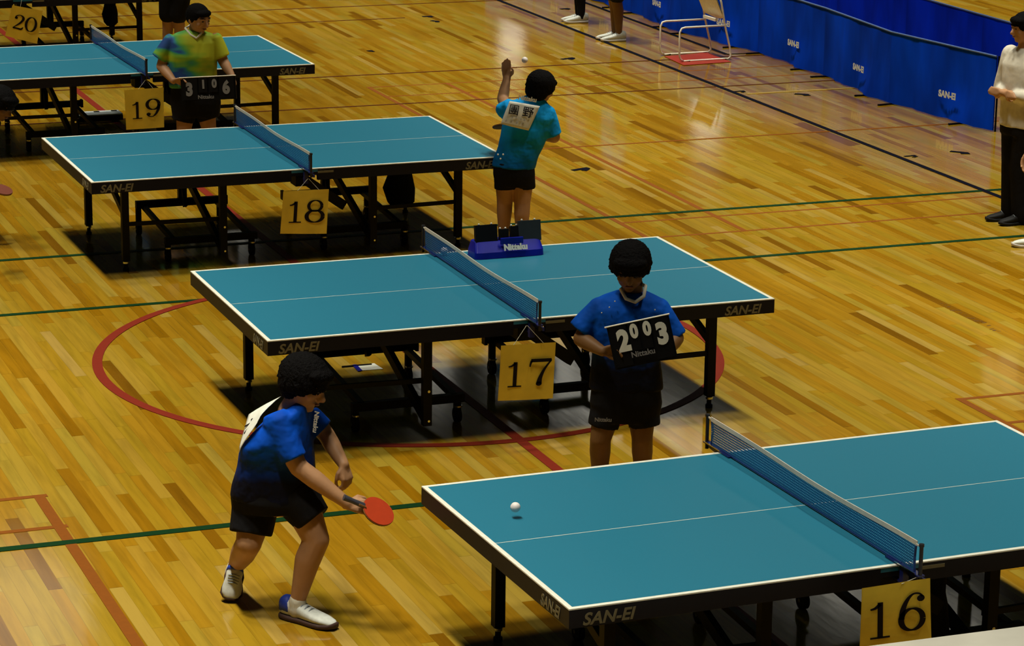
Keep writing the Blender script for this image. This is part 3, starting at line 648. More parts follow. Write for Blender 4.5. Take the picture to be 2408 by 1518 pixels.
# ---- scorekeeper of the second table, facing the viewer, head bowed
F = Fig(1466, 1185, 'boy in deep blue shirt holding the 2 0 0 3 scoreboard beside card 17')
hc = F.p(1482, 630, .03); fd = F.T * .93 - F.U * .34 - F.R * .06; up = F.U * .9 + F.T * .42
bm = B(); f, u, r = head(F, bm, hc, fd, up, 1.03)
cap(bm, F.p(1490, 668, -.03), F.p(1484, 710, -.04), .052, .062)
sL, sR = F.p(1398, 730, -.02), F.p(1556, 732, -.02)
eL, eR = F.p(1366, 796, .02), F.p(1590, 795, .02); wL, wR = F.p(1418, 826, .17), F.p(1568, 826, .15)
limb(bm, [sL, eL, lerp(eL, wL, .3), wL], [.038, .043, .043, .028]); limb(bm, [sR, eR, lerp(eR, wR, .3), wR], [.038, .043, .043, .028])
hand(bm, wL, F.R * .8 + F.U * .2 + F.T * .2, -F.T + F.U * .3, 1, .95, .7); hand(bm, wR, -F.R * .8 + F.U * .1 + F.T * .1, -F.T + F.U * .3, -1, .95, .7)
torso(bm, F, [(1480, 728, -.03, 60, .075, 0, 0), (1478, 760, -.03, 68, .095, 0, 0), (1474, 860, -.02, 62, .09, 0, 0), (1472, 925, -.02, 70, .10, 0, 0), (1470, 950, -.02, 60, .09, 0, 0)])
kL, kR = F.p(1412, 1032, .03), F.p(1510, 1030, .03); aL, aR = F.p(1410, 1142, -.03), F.p(1512, 1142, -.03)
hL, hR = F.p(1430, 955, 0), F.p(1508, 955, 0)
limb(bm, [hL, kL, lerp(kL, aL, .3) - F.T * .02, aL], [.085, .058, .058, .036]); limb(bm, [hR, kR, lerp(kR, aR, .3) - F.T * .02, aR], [.085, .058, .058, .036])
body = remesh('body', bm, SKIN_D, F.root, .0075, 3)
face_parts(F, body, hc, f, u, r, 1.03); hair(F, hc, f, u, r, 1.14, 1.06, .025, .01, .012)
bm = B(); torso(bm, F, [(1484, 684, -.03, 36, .065, 0, 0), (1483, 700, -.03, 74, .085, 0, 0), (1480, 722, -.02, 94, .105, 0, 0), (1476, 770, -.01, 86, .12, 0, 0), (1472, 830, 0, 80, .115, 0, 0), (1472, 880, 0, 84, .118, 0, 0), (1472, 912, 0, 87, .122, 0, 0)])
sleeve(bm, F.p(1412, 718, -.02), F.p(1366, 778, .0), .058, .074); sleeve(bm, F.p(1548, 718, -.02), F.p(1586, 792, .0), .058, .074)
sh = remesh('shirt', bm, SHIRT_17, F.root, .009, 3, lambda p: .006 * noise.noise(V((p.x * 9, p.y * 9, p.z * 5))))
bm = B(); tube(bm, [F.p(1460, 680, .04), F.p(1472, 702, .075), F.p(1494, 710, .085), F.p(1514, 696, .07), F.p(1518, 672, .03), F.p(1500, 664, -.08), F.p(1468, 668, -.07)], .010, 10, True); obj('collar', bm, CLOTH_W, sh, True)['label'] = 'white undershirt collar'
bm = B()
for px, py in ((1433, 722), (1446, 708), (1415, 735), (1540, 728)): sphere(bm, F.p(px, py, .095), .004, 8)
obj('shirt_stars', bm, WHITE_INK, sh)
bm = B(); torso(bm, F, [(1472, 898, 0, 80, .118, 0, 0), (1472, 945, 0, 86, .125, 0, 0), (1472, 985, 0, 78, .11, 0, 0)])
sleeve(bm, F.p(1432, 940, 0), F.p(1418, 1002, .01), .092, .086); sleeve(bm, F.p(1508, 940, 0), F.p(1516, 1000, .01), .092, .088)
so = remesh('shorts', bm, CLOTH_B, F.root, .009, 3)
text('shorts_print', 'Nittaku', F.p(1398, 990, .155), F.R, F.U, .03, GREY_INK, so, bold=.001)
for a, k in ((aL, -1), (aR, 1)):
    g = V((a.x, a.y, 0)); shoe(F, g - F.T * .07, g + F.T * .20 + F.R * .04 * k, F.U)
def scoreboard(fig, tl, tr, h, d, lab, digs, tx, back=.0):
    P0 = fig.p(*tl, d); P1 = fig.p(*tr, d); X = (P1 - P0); Wd = X.length; X.normalize(); Y = (F.U - X * F.U.dot(X)); Y = (Y + fig.T * -.12).normalized(); n = X.cross(Y).normalized()
    if n.dot(fig.T) < 0: n = -n
    r = thing('scoreboard', lab, 'scoreboard', P0, 0, 'hand-held flip scoreboards')
    bm = B(); M = Matrix((X, Y, n)).transposed(); c = P0 + X * Wd / 2 - Y * h / 2
    box(bm, c - n * .012, (Wd, h, .016), M); bd = obj('back_board', bm, BLACK, r)
    for x0, w_, hh in ((.03, .27, .92), (.33, .15, .62), (.52, .15, .62), (.70, .27, .92)):
        bm = B(); box(bm, P0 + X * Wd * (x0 + w_ / 2) - Y * (h * hh / 2 + .008) + n * .002, (Wd * w_, h * hh, .008), M); obj('flip_card', bm, BLACK, r)
    bm = B(); cyl(bm, P0 - X * .01, P1 + X * .005, .0045, 8); obj('rod', bm, STEEL_W, r)
    for ch, gx, gy, sz in digs: text('digit', ch, P0 + X * Wd * gx - Y * gy + n * .008, X, Y, sz, WHITE_INK if tx[4] else GREY_INK, bd, bold=.006 * sz / .1, xs=.82)
    text('maker_name', tx[0], P0 + X * Wd * tx[1] - Y * tx[2] + n * .008, X, Y, tx[3], GREY_INK, bd, bold=.001)
    return r
scoreboard(F, (1426, 769), (1572, 738), .235, .225, 'black scoreboard reading 2 0 0 3 held by the boy in deep blue', [('2', .13, .138, .150), ('0', .35, .082, .098), ('0', .56, .082, .098), ('3', .75, .142, .150)], ('Nittaku', .29, .186, .042, True))

# ---- player at the left front, lunging with a red racket
F = Fig(650, 1432, 'player in dark blue shirt lunging with red racket at the near table, front left')
FP = F
hc = F.p(716, 905, .02); fd = F.R * .84 - F.U * .30 + F.T * .42; up = F.U * .85 + F.R * .35
bm = B(); f, u, r = head(F, bm, hc, fd, up, 1.04)
cap(bm, hc - f * .01 - u * .06, F.p(684, 968, 0), .055, .065)
sR_ = F.p(652, 1000, .12); eR_ = F.p(702, 1098, .17); wR_ = F.p(818, 1184, .22)      # near arm with the racket
sL_ = F.p(735, 985, -.12); eL_ = F.p(766, 1020, -.10); wL_ = F.p(808, 1092, .04)
limb(bm, [sR_, eR_, lerp(eR_, wR_, .35), wR_], [.06, .046, .046, .028]); limb(bm, [sL_, eL_, lerp(eL_, wL_, .35), wL_], [.055, .042, .042, .028])
hand(bm, wR_, F.R * .92 - F.U * .12 + F.T * .1, F.T * .75 + F.U * .5, 1, 1.02, .75, 1, .5)
hand(bm, wL_, F.R * .25 - F.U * .8 + F.T * .3, F.T * .5 + F.R * .6, -1, 1.0, .8, 1, .6)
torso(bm, F, [(690, 975, 0, 45, .16, .5, .2), (665, 1020, 0, 62, .16, .35, .2), (650, 1090, 0, 66, .13, .1, .2), (648, 1150, 0, 80, .14, 0, .2), (650, 1195, 0, 76, .13, 0, .2)])
aF = at(700, 1412, .10); kF = F.p(744, 1268, .14); hF = F.p(702, 1170, .08)
limb(bm, [hF, kF, lerp(kF, aF, .32) - F.R * .012, aF], [.095, .064, .064, .037])
kB = F.p(585, 1276, .08); aB = F.p(553, 1334, -.22); hB = F.p(606, 1180, -.02)
limb(bm, [hB, kB, lerp(kB, aB, .4), aB], [.095, .064, .062, .038])
body = remesh('body', bm, SKIN, F.root, .0072, 3)
face_parts(F, body, hc, f, u, r, 1.04); hair(F, hc, f, u, r, 1.18, 1.06, .02, .0, .013)
bm = B(); torso(bm, F, [(690, 950, 0, 36, .09, .6, .2), (662, 978, 0, 76, .17, .5, .2), (650, 1022, .01, 88, .19, .3, .2), (648, 1085, .01, 92, .165, .1, .2), (644, 1135, .01, 100, .165, .02, .2), (646, 1165, .01, 106, .17, 0, .2)])
sleeve(bm, F.p(650, 985, .12), F.p(690, 1080, .17), .072, .074); sleeve(bm, F.p(724, 980, -.10), F.p(758, 1012, -.09), .066, .064)
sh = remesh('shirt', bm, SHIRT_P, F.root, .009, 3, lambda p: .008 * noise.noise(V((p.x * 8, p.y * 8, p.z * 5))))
bm = B(); torso(bm, F, [(648, 1130, .01, 98, .16, 0, .2), (650, 1165, .01, 108, .175, 0, .2), (648, 1190, .01, 104, .16, 0, .2)])
sleeve(bm, F.p(690, 1160, .07), F.p(738, 1222, .12), .115, .096); sleeve(bm, F.p(604, 1165, -.01), F.p(590, 1254, .05), .118, .104)
so = remesh('shorts', bm, CLOTH_B, F.root, .009, 3, lambda p: .007 * noise.noise(V((p.x * 9, p.y * 9, p.z * 3))))
# white name bib pinned to the back
bk = [F.p(652, 925, -.03), F.p(690, 922, .03), F.p(592, 958, .05), F.p(612, 940, -.06)]
def drape(o, target, off, keep=0.0):
    from mathutils.bvhtree import BVHTree
    bm = B(); bm.from_mesh(target.data); bm.transform(WM[target.name]); t = BVHTree.FromBMesh(bm); bm.free()
    M = WM[o.name]; Mi = M.inverted()
    for v in o.data.vertices:
        p = M @ v.co; loc, nr, _, _ = t.find_nearest(p)
        if loc is not None: v.co = Mi @ (loc + nr * off).lerp(p, keep)
def bib(F, tl, tr, br, bl, d, parent, bulge=.02, keep=.6, label='white name bib'):
    P = [F.p(*tl[:2], tl[2]), F.p(*tr[:2], tr[2]), F.p(*br[:2], br[2]), F.p(*bl[:2], bl[2])]; n = (P[1] - P[0]).cross(P[0] - P[3]).normalized()
    if n.dot(F.T) < 0: n = -n
    bm = B(); N = 10
    for off in (0,):
        g = [[bm.verts.new(P[3].lerp(P[2], i / N).lerp(P[0].lerp(P[1], i / N), j / N) + n * (off + bulge * math.sin(PI * i / N) * (.5 + .5 * math.sin(PI * j / N)))) for i in range(N + 1)] for j in range(N + 1)]
        for j in range(N):
            for i in range(N): bm.faces.new((g[j][i], g[j][i + 1], g[j + 1][i + 1], g[j + 1][i]))
    o = obj('name_bib', bm, PAPER, parent, True); o['label'] = label; drape(o, parent, .012, keep)
    sd_ = o.modifiers.new('t', 'SOLIDIFY'); sd_.thickness = .002; sd_.offset = 0
    return o, P, n
bb, P, n = bib(F, (572, 957, -.04), (652, 918, .0), (592, 1003, .15), (562, 1064, .12), 0, sh, .012)
X = (P[1] - P[0]).normalized(); Y = (P[0] - P[3]).normalized()
text('bib_writing', '木', P[3] + X * .02 + Y * .085, X, Y, .10, INK, bb, bold=.002, lift=.014)
text('shirt_print', 'Nittaku', F.p(741, 965, .10), (F.U * -1 + F.R * -.1), F.R + F.T * .5, .035, WHITE_INK, sh, bold=.001)
for c_ in bb.children: drape(c_, sh, .018, .6)
shoe(F, at(664, 1448, 0.0), at(790, 1482, 0), F.U, wd=.052)
shoe(F, F.p(553, 1352, -.2) + V((0, 0, .02)), at(541, 1414, 0), F.R * .1 + F.T * .75 + F.U * .5, wd=.054)
bm = B(); limb(bm, [aF + F.U * .0, aF - F.U * .05], [.043, .045]); remesh('sock', bm, CLOTH_W, F.root, .008, 2)
bm = B(); limb(bm, [aB, aB - F.U * .03 - F.R * .01], [.043, .044]); remesh('sock', bm, CLOTH_W, F.root, .008, 2)
def racket(cen, tip, nrm, lab='x', R=.083, s=1.0, col=RED_R):
    cen = V(cen); ax = (V(tip) - cen).normalized(); nrm = (nrm - ax * nrm.dot(ax)).normalized(); sd = ax.cross(nrm)
    r = thing('table_tennis_racket', lab, 'racket', cen, 0, 'table tennis rackets')
    def disc_(bm, z0, z1, R_):
        pr = []
        for k in range(32):
            t = 2 * PI * k / 32; rr = R_ * (1 + .04 * math.cos(t)); pr.append(ax * rr * math.cos(t) + sd * R_ * .97 * math.sin(t))
        rings(bm, [[cen + p + nrm * z for p in pr] for z in (z0, z1)])
    bm = B(); disc_(bm, -.003, .003, R); cen2 = cen - ax * R * .95
    bar(bm, cen - ax * R * .8, cen - ax * (R + .02), .04, .008); obj('blade', bm, WOOD_R, r)
    bm = B(); disc_(bm, .003, .0065, R * .985); obj('rubber', bm, col, r)
    bm = B(); disc_(bm, -.0065, -.003, R * .985); obj('rubber', bm, RUBBER, r)
    bm = B(); loft(bm, [(cen - ax * (R - .01), sd * .016, nrm * .012), (cen - ax * (R + .05), sd * .013, nrm * .012), (cen - ax * (R + .10), sd * .017, nrm * .013)], 14); obj('handle', bm, mat('dark_handle', (.04, .04, .05), .4), r)
    return r
racket(F.p(888, 1202, .24), F.p(926, 1218, .22), F.T * .45 + F.U * .80, 'red racket held low by the lunging front player')

# ---- server at the right end of the third table, seen from behind
F = Fig(1212, 592, 'server in bright blue shirt with white name bib, seen from behind, tossing a ball')
hc = F.p(1272, 208, -.02); fd = -F.T * .8 + F.R * .55 - F.U * .3; up = F.U * .9 + F.R * .25 - F.T * .2
bm = B(); f, u, r = head(F, bm, hc, fd, up, 1.03)
cap(bm, F.p(1264, 222, 0), F.p(1250, 252, .0), .05, .062)
sL_ = F.p(1192, 255, -.03); eL_ = F.p(1182, 232, -.16); wL_ = F.p(1192, 184, -.20); sR_ = F.p(1297, 270, 0); eR_ = F.p(1303, 322, -.02); wR_ = F.p(1262, 318, -.22)
limb(bm, [sL_, eL_, lerp(eL_, wL_, .35), wL_], [.045, .043, .042, .028]); limb(bm, [sR_, eR_, wR_], [.038, .046, .03])
hand(bm, wL_, F.U * .9 - F.R * .05, -F.T, 1, 1.0, .35); hand(bm, wR_, -F.T * .6 - F.R * .6, F.U, 1, 1.0, .7)
torso(bm, F, [(1246, 252, 0, 48, .09, -.15, .1), (1240, 290, 0, 50, .10, -.1, .1), (1222, 340, 0, 44, .09, -.05, .1), (1210, 380, 0, 44, .10, 0, .1), (1208, 404, 0, 38, .08, 0, .1)])
kL, kR = F.p(1187, 476, -.02), F.p(1228, 478, .02); aL, aR = F.p(1184, 556, .0), F.p(1226, 560, .03)
limb(bm, [F.p(1190, 405, 0), kL, lerp(kL, aL, .3), aL], [.09, .060, .058, .037]); limb(bm, [F.p(1230, 405, 0), kR, lerp(kR, aR, .3) + F.T * .01, aR], [.09, .062, .060, .038])
body = remesh('body', bm, SKIN, F.root, .0072, 3)
hair(F, hc, f, u, r, 1.10, 1.04, .03, .015, .010); face_parts(F, body, hc, f, u, r, 1.03)
bm = B(); torso(bm, F, [(1260, 228, 0, 20, .06, -.2, .1), (1250, 246, 0, 48, .085, -.18, .1), (1246, 268, 0, 60, .11, -.15, .1), (1238, 300, 0, 58, .12, -.1, .1), (1224, 345, 0, 52, .115, -.05, .1), (1212, 375, 0, 51, .12, -.05, .1), (1208, 392, 0, 51, .125, -.05, .1)])
sleeve(bm, F.p(1202, 250, -.01), F.p(1180, 262, -.07), .062, .062); sleeve(bm, F.p(1284, 262, 0), F.p(1302, 318, -.01), .062, .070)
sh = remesh('shirt', bm, SHIRT_18, F.root, .009, 3, lambda p: .008 * noise.noise(V((p.x * 9 + p.z * 6, p.y * 9, p.z * 7))))
bb, P, n = bib(F, (1197, 236, .115), (1270, 249, .125), (1243, 307, .145), (1175, 291, .135), 0, sh, .012, .85)
X = (P[1] - P[0]).normalized(); Y = (P[0] - P[3]).normalized(); bw = (P[1] - P[0]).length; bh = (P[0] - P[3]).length
text('bib_writing', '團', P[3] + X * bw * .10 + Y * bh * .50, X, Y, .085, INK, bb, bold=.0004, lift=.014); text('bib_writing', '野', P[3] + X * bw * .56 + Y * bh * .50, X, Y, .085, INK, bb, bold=.0006, lift=.014)
bm = B(); nb = X.cross(Y)
for gx, gy in ((.30, .36), (.42, .38), (.58, .34), (.70, .33), (.14, .18), (.32, .18), (.50, .17), (.70, .17)):
    q_ = P[3] + X * bw * gx + Y * bh * gy + nb * .016
    bar(bm, q_ - X * .009, q_ + X * .009, .0035, .001); bar(bm, q_ - Y * .009, q_ + Y * .009, .0035, .001); bar(bm, q_ - X * .007 - Y * .006, q_ + X * .008 - Y * .007, .003, .001)
obj('small_bib_writing', bm, GREY_INK, bb)['kind'] = 'stuff'
for c_ in bb.children: drape(c_, sh, .020, .88)
text('shirt_print', 'Nittaku', F.p(1218, 233, .115), F.R - F.U * .15, F.U, .045, WHITE_INK, sh, bold=.002)
bm = B()
for px, py in ((1171, 363), (1183, 363), (1177, 373)): sphere(bm, F.p(px, py, .135), .007, 8)
obj('shirt_stars', bm, WHITE_INK, sh)
bm = B(); torso(bm, F, [(1208, 378, 0, 48, .118, 0, .1), (1209, 410, 0, 50, .12, 0, .1), (1209, 434, 0, 44, .11, 0, .1)])
sleeve(bm, F.p(1188, 400, 0), F.p(1189, 443, 0), .088, .086); sleeve(bm, F.p(1230, 400, 0), F.p(1233, 443, 0), .088, .086); remesh('shorts', bm, CLOTH_B, F.root, .009, 2)
for a, k in ((aL, -1), (aR, 1)):
    g = V((a.x, a.y, 0)); shoe(F, g + F.T * .07, g - F.T * .20 + F.R * .03, F.U)
racket(F.p(1184, 297, -.20), F.p(1160, 302, -.25), F.U * .95 - F.T * .32, 'dark racket edge showing at the left of the server in bright blue')

# ---- scorekeeper of the fourth table
GREEN = bpy.data.materials.new('green_blue_patterned_shirt'); GREEN.use_nodes = True
nt = GREEN.node_tree; b = nt.nodes['Principled BSDF']; b.inputs['Roughness'].default_value = .75
tc = nt.nodes.new('ShaderNodeTexCoord'); mp = nt.nodes.new('ShaderNodeMapping'); nt.links.new(tc.outputs['Object'], mp.inputs[0]); mp.inputs['Rotation'].default_value = (0, .75, 0); mp.inputs['Scale'].default_value = (1.0, .4, 2.2)
nz = nt.nodes.new('ShaderNodeTexNoise'); nz.inputs['Scale'].default_value = 3.4; nz.inputs['Detail'].default_value = 2; nt.links.new(mp.outputs[0], nz.inputs[0])
sp = nt.nodes.new('ShaderNodeSeparateXYZ'); nt.links.new(tc.outputs['Object'], sp.inputs[0])
ma = nt.nodes.new('ShaderNodeMath'); ma.operation = 'MULTIPLY_ADD'; nt.links.new(sp.outputs['X'], ma.inputs[0]); ma.inputs[1].default_value = .42; nt.links.new(nz.outputs['Fac'], ma.inputs[2])
cr = nt.nodes.new('ShaderNodeValToRGB'); nt.links.new(ma.outputs[0], cr.inputs[0]); e = cr.color_ramp.elements; e[0].position = .34; e[0].color = (.004, .05, .22, 1); e[1].position = .60; e[1].color = (.42, .46, .008, 1)
for p_, c_ in ((.38, (.01, .16, .22)), (.42, (.05, .28, .06)), (.50, (.20, .38, .01))): x = e.new(p_); x.color = (*c_, 1)
nt.links.new(cr.outputs[0], b.inputs['Base Color'])
F = Fig(462, 384, 'boy in green and blue patterned shirt holding a scoreboard beside card 19')
hc = F.p(466, 44, .03); fd = F.R * .72 + F.T * .62 - F.U * .25; up = F.U
bm = B(); f, u, r = head(F, bm, hc, fd, up, 1.06)
cap(bm, F.p(460, 62, .0), F.p(457, 88, -.02), .055, .062)
sL_ = F.p(398, 98, 0); eL_ = F.p(380, 156, .02); wL_ = F.p(408, 190, .16); sR_ = F.p(508, 92, 0); eR_ = F.p(524, 142, .0); wR_ = F.p(546, 180, .10)
limb(bm, [sL_, eL_, lerp(eL_, wL_, .35), wL_], [.055, .046, .045, .029]); limb(bm, [sR_, eR_, lerp(eR_, wR_, .35), wR_], [.055, .046, .045, .029])
hand(bm, wL_, F.R * .9 + F.U * .15 + F.T * .1, F.U * .7 - F.T * .5, 1, 1.0, .5); hand(bm, wR_, F.R * .2 - F.U * .8, F.R * .8 + F.T * .3, 1, 1.0, .9)
torso(bm, F, [(455, 95, 0, 44, .09, 0, 0), (455, 130, 0, 42, .10, 0, 0), (455, 180, 0, 40, .09, 0, 0), (460, 222, 0, 46, .10, 0, 0), (460, 245, 0, 40, .08, 0, 0)])
kL, kR = F.p(432, 308, .03), F.p(492, 306, .03); aL, aR = F.p(432, 362, -.02), F.p(492, 360, -.02)
limb(bm, [F.p(438, 250, 0), kL, lerp(kL, aL, .3), aL], [.09, .062, .060, .038]); limb(bm, [F.p(482, 250, 0), kR, lerp(kR, aR, .3), aR], [.09, .062, .060, .038])
body = remesh('body', bm, SKIN, F.root, .0075, 3); face_parts(F, body, hc, f, u, r, 1.06)
hair(F, hc, f, u, r, 1.02, 1.02, .02, -.01, .006)
bm = B(); torso(bm, F, [(457, 70, 0, 18, .06, 0, 0), (456, 80, 0, 46, .085, 0, 0), (455, 98, 0, 60, .11, 0, 0), (453, 130, .01, 58, .125, 0, 0), (453, 165, .01, 57, .12, 0, 0), (455, 192, .01, 58, .125, 0, 0), (457, 205, .01, 58, .125, 0, 0)])
sleeve(bm, F.p(404, 92, 0), F.p(376, 138, .01), .064, .078); sleeve(bm, F.p(504, 88, 0), F.p(521, 134, .0), .064, .076)
sh = remesh('shirt', bm, GREEN, F.root, .009, 3, lambda p: .007 * noise.noise(V((p.x * 9, p.y * 9, p.z * 5))))
bm = B(); tube(bm, [F.p(436, 66, .03), F.p(448, 82, .08), F.p(462, 90, .10), F.p(472, 80, .085), F.p(478, 64, .04), F.p(468, 60, -.07), F.p(446, 60, -.07)], .010, 8, True); obj('collar', bm, CLOTH_W, sh, True)
bm = B(); loft(bm, [(F.p(431, 76, 0), F.R * .015, F.T * .06), (F.p(420, 80, .0), F.R * .05, F.T * .075)], 12)
bm.free()
bm = B(); torso(bm, F, [(458, 198, .01, 56, .125, 0, 0), (460, 240, .01, 60, .13, 0, 0), (461, 272, .01, 56, .12, 0, 0)])
sleeve(bm, F.p(438, 248, 0), F.p(430, 284, .01), .10, .10); sleeve(bm, F.p(482, 248, 0), F.p(492, 280, .01), .10, .10); remesh('shorts', bm, CLOTH_B, F.root, .009, 2)
for a, k in ((aL, -1), (aR, 1)):
    g = V((a.x, a.y, 0)); shoe(F, g - F.T * .07, g + F.T * .20 + F.R * .04 * k, F.U)
scoreboard(F, (424, 183), (553, 177), .20, .20, 'black scoreboard reading 3 1 0 6 held by the boy in green', [('3', .09, .150, .145), ('1', .37, .095, .095), ('0', .57, .092, .095), ('6', .76, .145, .145)], ('Nittaku', .30, .185, .045, False))

# ---- simpler bystanders, mostly cut by the picture edge
def stander(lab, foot, top, face, skin, shirt, bottom, hem, sock=None, shoe_m=SHOE_W, sep=.13, yaw=0, arms=None, headless=False, lean=0, hw=1.0, soled=SOLE_W, long=False, armpose='down'):
    F = Fig(*foot, lab); H = top; U = F.U; b0 = F.base; Rr = (F.R * math.cos(yaw) + F.T * math.sin(yaw)); Ff = face.normalized()
    def q(x, z, y=0): return b0 + Rr * (x + lean * (z / H)) + U * z * 1.0 + Ff * y
    bm = B(); hc = q(0, H - .105, .02); f, u, r = head(F, bm, hc, Ff - U * .1, U, .98)
    cap(bm, hc - U * .06 - Ff * .02, q(0, H * .82), .05, .062)
    for s in (-1, 1):
        sh_, hp = q(s * .175 * hw, H * .80), q(s * .085, H * .50)
        if armpose == 'folded' : el, wr = q(s * .235, H * .62, .03), q(-s * .03, H * .63, .16)
        elif armpose == 'reach' and s == 1: el, wr = q(.30, H * .62, .15), q(.42, H * .52, .42)
        else: el, wr = q(s * .225 * hw, H * .62, -.01), q(s * .22 * hw, H * .48, .07)
        limb(bm, [sh_, el, lerp(el, wr, .35), wr], [.055, .044, .043, .028]); hand(bm, wr, (wr - el), Rr * s, s, .98, .4)
        kn, an = q(s * sep * .8, H * .285, .02), q(s * sep, .085, -.01); limb(bm, [hp, kn, lerp(kn, an, .3) - Ff * .015, an], [.09, .062, .060, .037])
    loft(bm, [(q(0, H * z), Rr * w_ * hw, Ff * d_) for z, w_, d_ in ((.82, .12, .07), (.78, .17, .09), (.68, .16, .105), (.58, .135, .09), (.5, .16, .105), (.46, .15, .1))], 20, 2.3)
    bd = remesh('body', bm, skin, F.root, .010, 2); face_parts(F, bd, hc, f, u, r, .98); hair(F, hc, f, u, r, 1.05, 1.02, .02, 0, .008)
    bm = B(); loft(bm, [(q(0, H * z), Rr * w_ * hw, Ff * d_) for z, w_, d_ in ((.85, .06, .055), (.82, .15, .085), (.76, .205, .115), (.66, .19, .13), (.56, .18, .125), (.47, .195, .135))], 20, 2.3)
    for s in (-1, 1):
        sh_ = q(s * .175 * hw, H * .80); el = q(s * .235, H * .62, .03) if armpose == 'folded' else q(s * .225 * hw, H * .62, -.01)
        if armpose == 'folded': limb(bm, [sh_, el, lerp(el, q(-s * .03, H * .63, .16), .55)], [.072, .066, .055])
        elif armpose == 'reach' and s == 1: limb(bm, [sh_, lerp(sh_, q(.30, H * .62, .15), .6)], [.07, .07])
        else: limb(bm, [sh_, lerp(sh_, el, .95 if long else .6)], [.07, .07])
    remesh('jacket' if long else 'shirt', bm, shirt, F.root, .011, 2, lambda p: .008 * noise.noise(V((p.x * 9, p.y * 9, p.z * 6))))
    bm = B(); loft(bm, [(q(0, H * z), Rr * w_, Ff * .125) for z, w_ in ((.53, .17), (.47, .185), (.43, .18))], 20, 2.3)
    for s in (-1, 1):
        hp, kn, an = q(s * .085, H * .46), q(s * sep * .8, H * .285, .02), q(s * sep, .085, -.01)
        if hem < .2: limb(bm, [hp, kn, q(s * sep, .07)], [.10, .082, .072])
        else: limb(bm, [hp, lerp(hp, kn, hem)], [.10, .095])
    remesh('trousers' if hem < .2 else 'shorts', bm, bottom, F.root, .011, 2)
    if sock:
        for s in (-1, 1): bm = B(); cap(bm, q(s * sep * .86, H * .24, 0), q(s * sep, .06, -.01), .066, .043); remesh('sock', bm, sock, F.root, .010, 2)
    for s in (-1, 1): shoe(F, q(s * sep, 0, -.09), q(s * sep + s * .02, 0, .20), U, col=shoe_m, sole=soled, accent=shoe_m)
    return F
T0 = V((-FX.x, -FX.y, 0)).normalized(); R0 = V((RX.x, RX.y, 0)).normalized()
JACKET = mat('white_jacket', (.64, .60, .49), .8, .15, bump=.3, bscale=9)
YEL = mat('yellow_green_cloth', (.40, .38, .01), .8, .1)
stander('man in a white jacket and black trousers at the right edge, arms folded', (2386, 522), 1.66, -R0 * .85 + T0 * .3, SKIN, JACKET, CLOTH_B, 0, shoe_m=RUBBER, soled=RUBBER, sep=.07, yaw=1.1, long=True, armpose='folded')
stander('person in yellow-green shorts and white shoes cut off by the right edge', (2462, 590), 1.5, -R0, SKIN, SHIRT_N, YEL, .85, sock=CLOTH_B, sep=.12, yaw=1.2)
stander('player with black socks and white shoes at the top edge, left of the pair', (1362, 52), 1.6, -R0 * .9 + T0 * .2, SKIN_D, SHIRT_N, CLOTH_B, .9, sock=CLOTH_B, sep=.05, yaw=1.35)
stander('bare-legged player in white shoes at the top edge, nearest the white chair', (1448, 95), 1.6, -R0 * .9 + T0 * .2, SKIN_D, SHIRT_C, CLOTH_B, .8, sep=.06, yaw=1.25)
stander('player whose black shorts and legs show above the head of the boy in green', (404, 150), 1.78, -R0 * .5 + T0, SKIN, SHIRT_C, CLOTH_B, .95, sep=.08, yaw=.4, lean=.14)
F = Fig(-90, 560, 'player leaning in at the left edge beside the third table, only dark hair showing')
bm = B(); hc = F.p(2, 246, .15); f, u, r = head(F, bm, hc, F.R * .75 + F.T * .45 + F.U * -.45, F.U * .9 + F.R * .3, 1.0)
cap(bm, hc - u * .06 - f * .02, F.p(-30, 300, .1), .05, .06)
torso(bm, F, [(-38, 308, .05, 44, .10, .5, .5), (-62, 340, .05, 46, .10, .4, .5), (-98, 400, 0, 42, .10, .2, .5), (-114, 436, 0, 44, .11, 0, .5)])
sh_, el, wr = F.p(-52, 330, .18), F.p(-50, 400, .22), F.p(-28, 446, .26)
limb(bm, [sh_, el, lerp(el, wr, .4), wr], [.05, .044, .042, .028]); hand(bm, wr, F.R, F.T + F.U * .3, 1, 1, .9)
el2, wr2 = F.p(-40, 385, -.15), F.p(-30, 415, .0); limb(bm, [F.p(-50, 318, -.14), el2, wr2], [.05, .044, .028]); hand(bm, wr2, F.T - F.U * .3 - F.R * .4, F.U, -1, 1, .8)
L = []
for px, py, dd in ((-70, 520, .30), (-130, 530, -.25)):
    an = F.p(px - 8, py + 20 * (dd > 0), dd); an.z = .09; kn = (F.p(-110, 440, dd * .3) + an) / 2 + F.R * .13 + V((0, 0, .02)); L.append((kn, an)); limb(bm, [F.p(-112, 436, dd * .3), kn, lerp(kn, an, .3) - F.R * .01, an], [.095, .064, .062, .038])
bd = remesh('body', bm, SKIN_D, F.root, .009, 2); face_parts(F, bd, hc, f, u, r); hair(F, hc, f, u, r, 1.12, 1.04, .02, .01)
bm = B(); torso(bm, F, [(-24, 298, .06, 30, .08, .6, .5), (-42, 312, .05, 54, .12, .5, .5), (-64, 345, .05, 54, .125, .4, .5), (-98, 400, 0, 50, .125, .2, .5), (-110, 425, 0, 52, .13, 0, .5)]); sleeve(bm, sh_, lerp(sh_, el, .75), .066, .072); remesh('shirt', bm, CLOTH_B, F.root, .010, 2)
bm = B(); torso(bm, F, [(-104, 415, 0, 50, .125, 0, .5), (-114, 445, 0, 52, .13, 0, .5)])
for (kn, an), dd in zip(L, (.30, -.25)): sleeve(bm, F.p(-112, 436, dd * .3), lerp(F.p(-112, 436, dd * .3), kn, .85), .11, .092)
remesh('shorts', bm, CLOTH_B, F.root, .010, 2)
